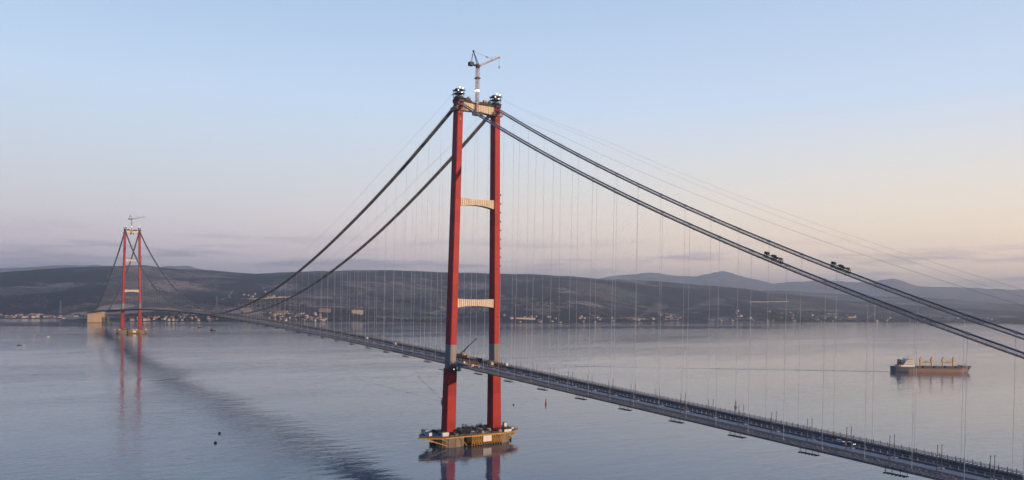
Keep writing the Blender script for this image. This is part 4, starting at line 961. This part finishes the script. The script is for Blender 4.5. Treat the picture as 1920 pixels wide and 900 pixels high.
# pale tracks and roads over the far hillsides
def track(pts, w):
    q = np.array(pts, float); n = 14 * (len(q) - 1); t = np.linspace(0, len(q) - 1, n + 1); B_ = np.interp(t, range(len(q)), q[:, 0]); U_ = np.interp(t, range(len(q)), q[:, 1])
    B_ = B_ + .06 * np.sin(t * 2.1 + q[0, 0]); s0, r0 = shore_d(B_), ridge_d(B_); D_ = s0 + U_ * (r0 - s0); P = [P3(b, d, 1.2) for b, d in zip(B_, D_)]; mb = MB(); rings = []
    for i, p in enumerate(P):
        d = (P[min(i + 1, n)] - P[max(i - 1, 0)]); d.z = 0; d.normalize(); u = Vector((-d.y, d.x, 0)) * w; rings.append([tuple(p - u), tuple(p + u)])
    mb.loft(rings, close=False, cap=False); tag(mb.build('road', mat('hill_track', (.26, .22, .19), .9, var=.3, scale=.01)), kind='structure')
for pts, w in (([(-30, .02), (-29.9, .09), (-29.4, .15), (-28.6, .2), (-27.6, .22)], 9), ([(-20.6, .33), (-19.8, .44), (-19.9, .5), (-19.5, .58)], 6), ([(-17.5, .3), (-13, .27), (-8, .27), (-4, .24)], 6), ([(2, .2), (6, .22), (10, .2), (13, .26)], 7), ([(-24.5, .17), (-22.2, .22), (-20.4, .19)], 7), ([(14, .1), (18, .14), (22, .16), (27, .2)], 7), ([(-33, .07), (-31, .06), (-29.9, .05)], 7)): track(pts, w)
# lattice power pylons
for i, (b, d, lb) in enumerate(((-20.6, 4250, 'faint lattice power pylon on the far shore right of the far tower'), (-29.9, 4500, 'faint lattice power pylon at far left above the town'))):
    p = P3(b, d); r = thing('power_pylon', lb, 'pylon', p, .6, 'power pylons'); mb = MB(); mb.lattice((0, 0, -2), (0, 0, 62), 9, 8, .35, w2=1.6); mb.build('lattice_mast', GIRD, r)
    mb = MB()
    for z, w in ((42, 10), (50, 12), (58, 9)): mb.bar((0, -w, z), (0, w, z), .4, n=4)
    mb.build('cross_arm', GIRD, r)

# ------------------------------------------------------------------ woodland
V, F = [], []
ico = bmesh.new(); bmesh.ops.create_icosphere(ico, subdivisions=1, radius=1); iv = np.array([v.co[:] for v in ico.verts]); jf = np.array([[v.index for v in f.verts] for f in ico.faces]); ico.free()
cnt = 0; parts_v, parts_f = [], []
bs = rng.uniform(-40, 40, 60000); us = rng.random(60000) ** 1.5
dsh = shore_d(bs); ds = dsh + 25 + us * 1300; X_, Y_ = bw(bs, ds)
wmask = fbm(X_ / 330, Y_ / 330, 5, 91); hedge = np.abs(fbm(X_ / 260, Y_ / 260, 3, 97) - .5)
keep = ((wmask > .55) | (hedge < .012) | ((ds - dsh < 260) & (wmask > .47))) & (earth_mask(bs, ds) < .3)
bs, ds, X_, Y_ = bs[keep][:4500], ds[keep][:4500], X_[keep][:4500], Y_[keep][:4500]
H_ = ground(bs, ds)
for i in range(len(bs)):
    q = rng.uniform(3, 5.5); v = iv * (q * rng.uniform(.8, 1.3), q * rng.uniform(.8, 1.3), q * rng.uniform(.8, 1.25)) * (1 + rng.uniform(-.25, .25, (len(iv), 1))) + (X_[i], Y_[i], H_[i] + q * .7)
    parts_v.append(v); parts_f.append(jf + i * len(iv))
me = bpy.data.meshes.new('woodland'); me.from_pydata(np.concatenate(parts_v).tolist(), [], np.concatenate(parts_f).tolist()); me.materials.append(mat('tree_leaves', (.04, .04, .038), 1., col2=(.08, .072, .06), scale=.012, spec=.05))
o = bpy.data.objects.new('woodland', me); COL.objects.link(o); tag(o, 'dark scattered woodland and hedgerow trees on the far shore', 'woodland', kind='stuff')

# ------------------------------------------------------------------ smoke
def smoke(b, d, lean, L_, label, dens):
    p = P3(b, d); mb = MB(); n = 12; rings = []
    ud = Vector((RH.x, RH.y, 0))
    for i in range(9):
        t = i / 8; c = p + ud * (lean * t) + Vector((0, 0, 4 + L_ * t ** .8)); q = 5 + 38 * t ** .8
        rings.append([tuple(c + Vector((math.cos(2 * math.pi * j / n) * q * (1 + .3 * math.sin(3 * j + i)), math.sin(2 * math.pi * j / n) * q, .35 * q * math.sin(2 * math.pi * j / n + 1.3 + i * .4)))) for j in range(n)])
    mb.loft(rings); M = bpy.data.materials.new('smoke'); M.use_nodes = True; t = M.node_tree; t.nodes.remove(t.nodes['Principled BSDF']); v = t.nodes.new('ShaderNodeVolumePrincipled'); v.inputs['Color'].default_value = (.8, .8, .85, 1); v.inputs['Density'].default_value = dens
    t.links.new(v.outputs[0], t.nodes['Material Output'].inputs['Volume']); return tag(mb.build('smoke', M, smooth=True), label, 'smoke', kind='stuff')
smoke(9.0, 4640, 160, 95, 'thin smoke plume rising from the far shore, left of two', .0028)
smoke(11.3, 4950, 330, 120, 'thin smoke plume drifting right over the far shore, right of two', .0022)

# wakes on the water
st = Vector((-237, 1113)); dv = Vector((-75, -144)).normalized(); dl = Vector((-.55, -.83))
wake('ship_wake', [tuple(st + dl * q) for q in (0, 60, 160, 300, 460, 640)], [12, 13, 12, 10, 8, 5], 4.5, 'long dark wake trailing behind the cargo ship')
b0 = Vector((-250, 110))
for q, nm in ((Vector((-.93, .36)), 'upper'), (Vector((-.99, .02)), 'lower')):
    wake('boat_wake', [tuple(b0 + q * t + Vector((0, 0))) for t in (4, 30, 80, 140, 220, 330)], [.8, 1.3, 1.8, 2, 1.8, .8], 2.0, '%s arm of the spreading wake behind the passing white ferry' % nm)
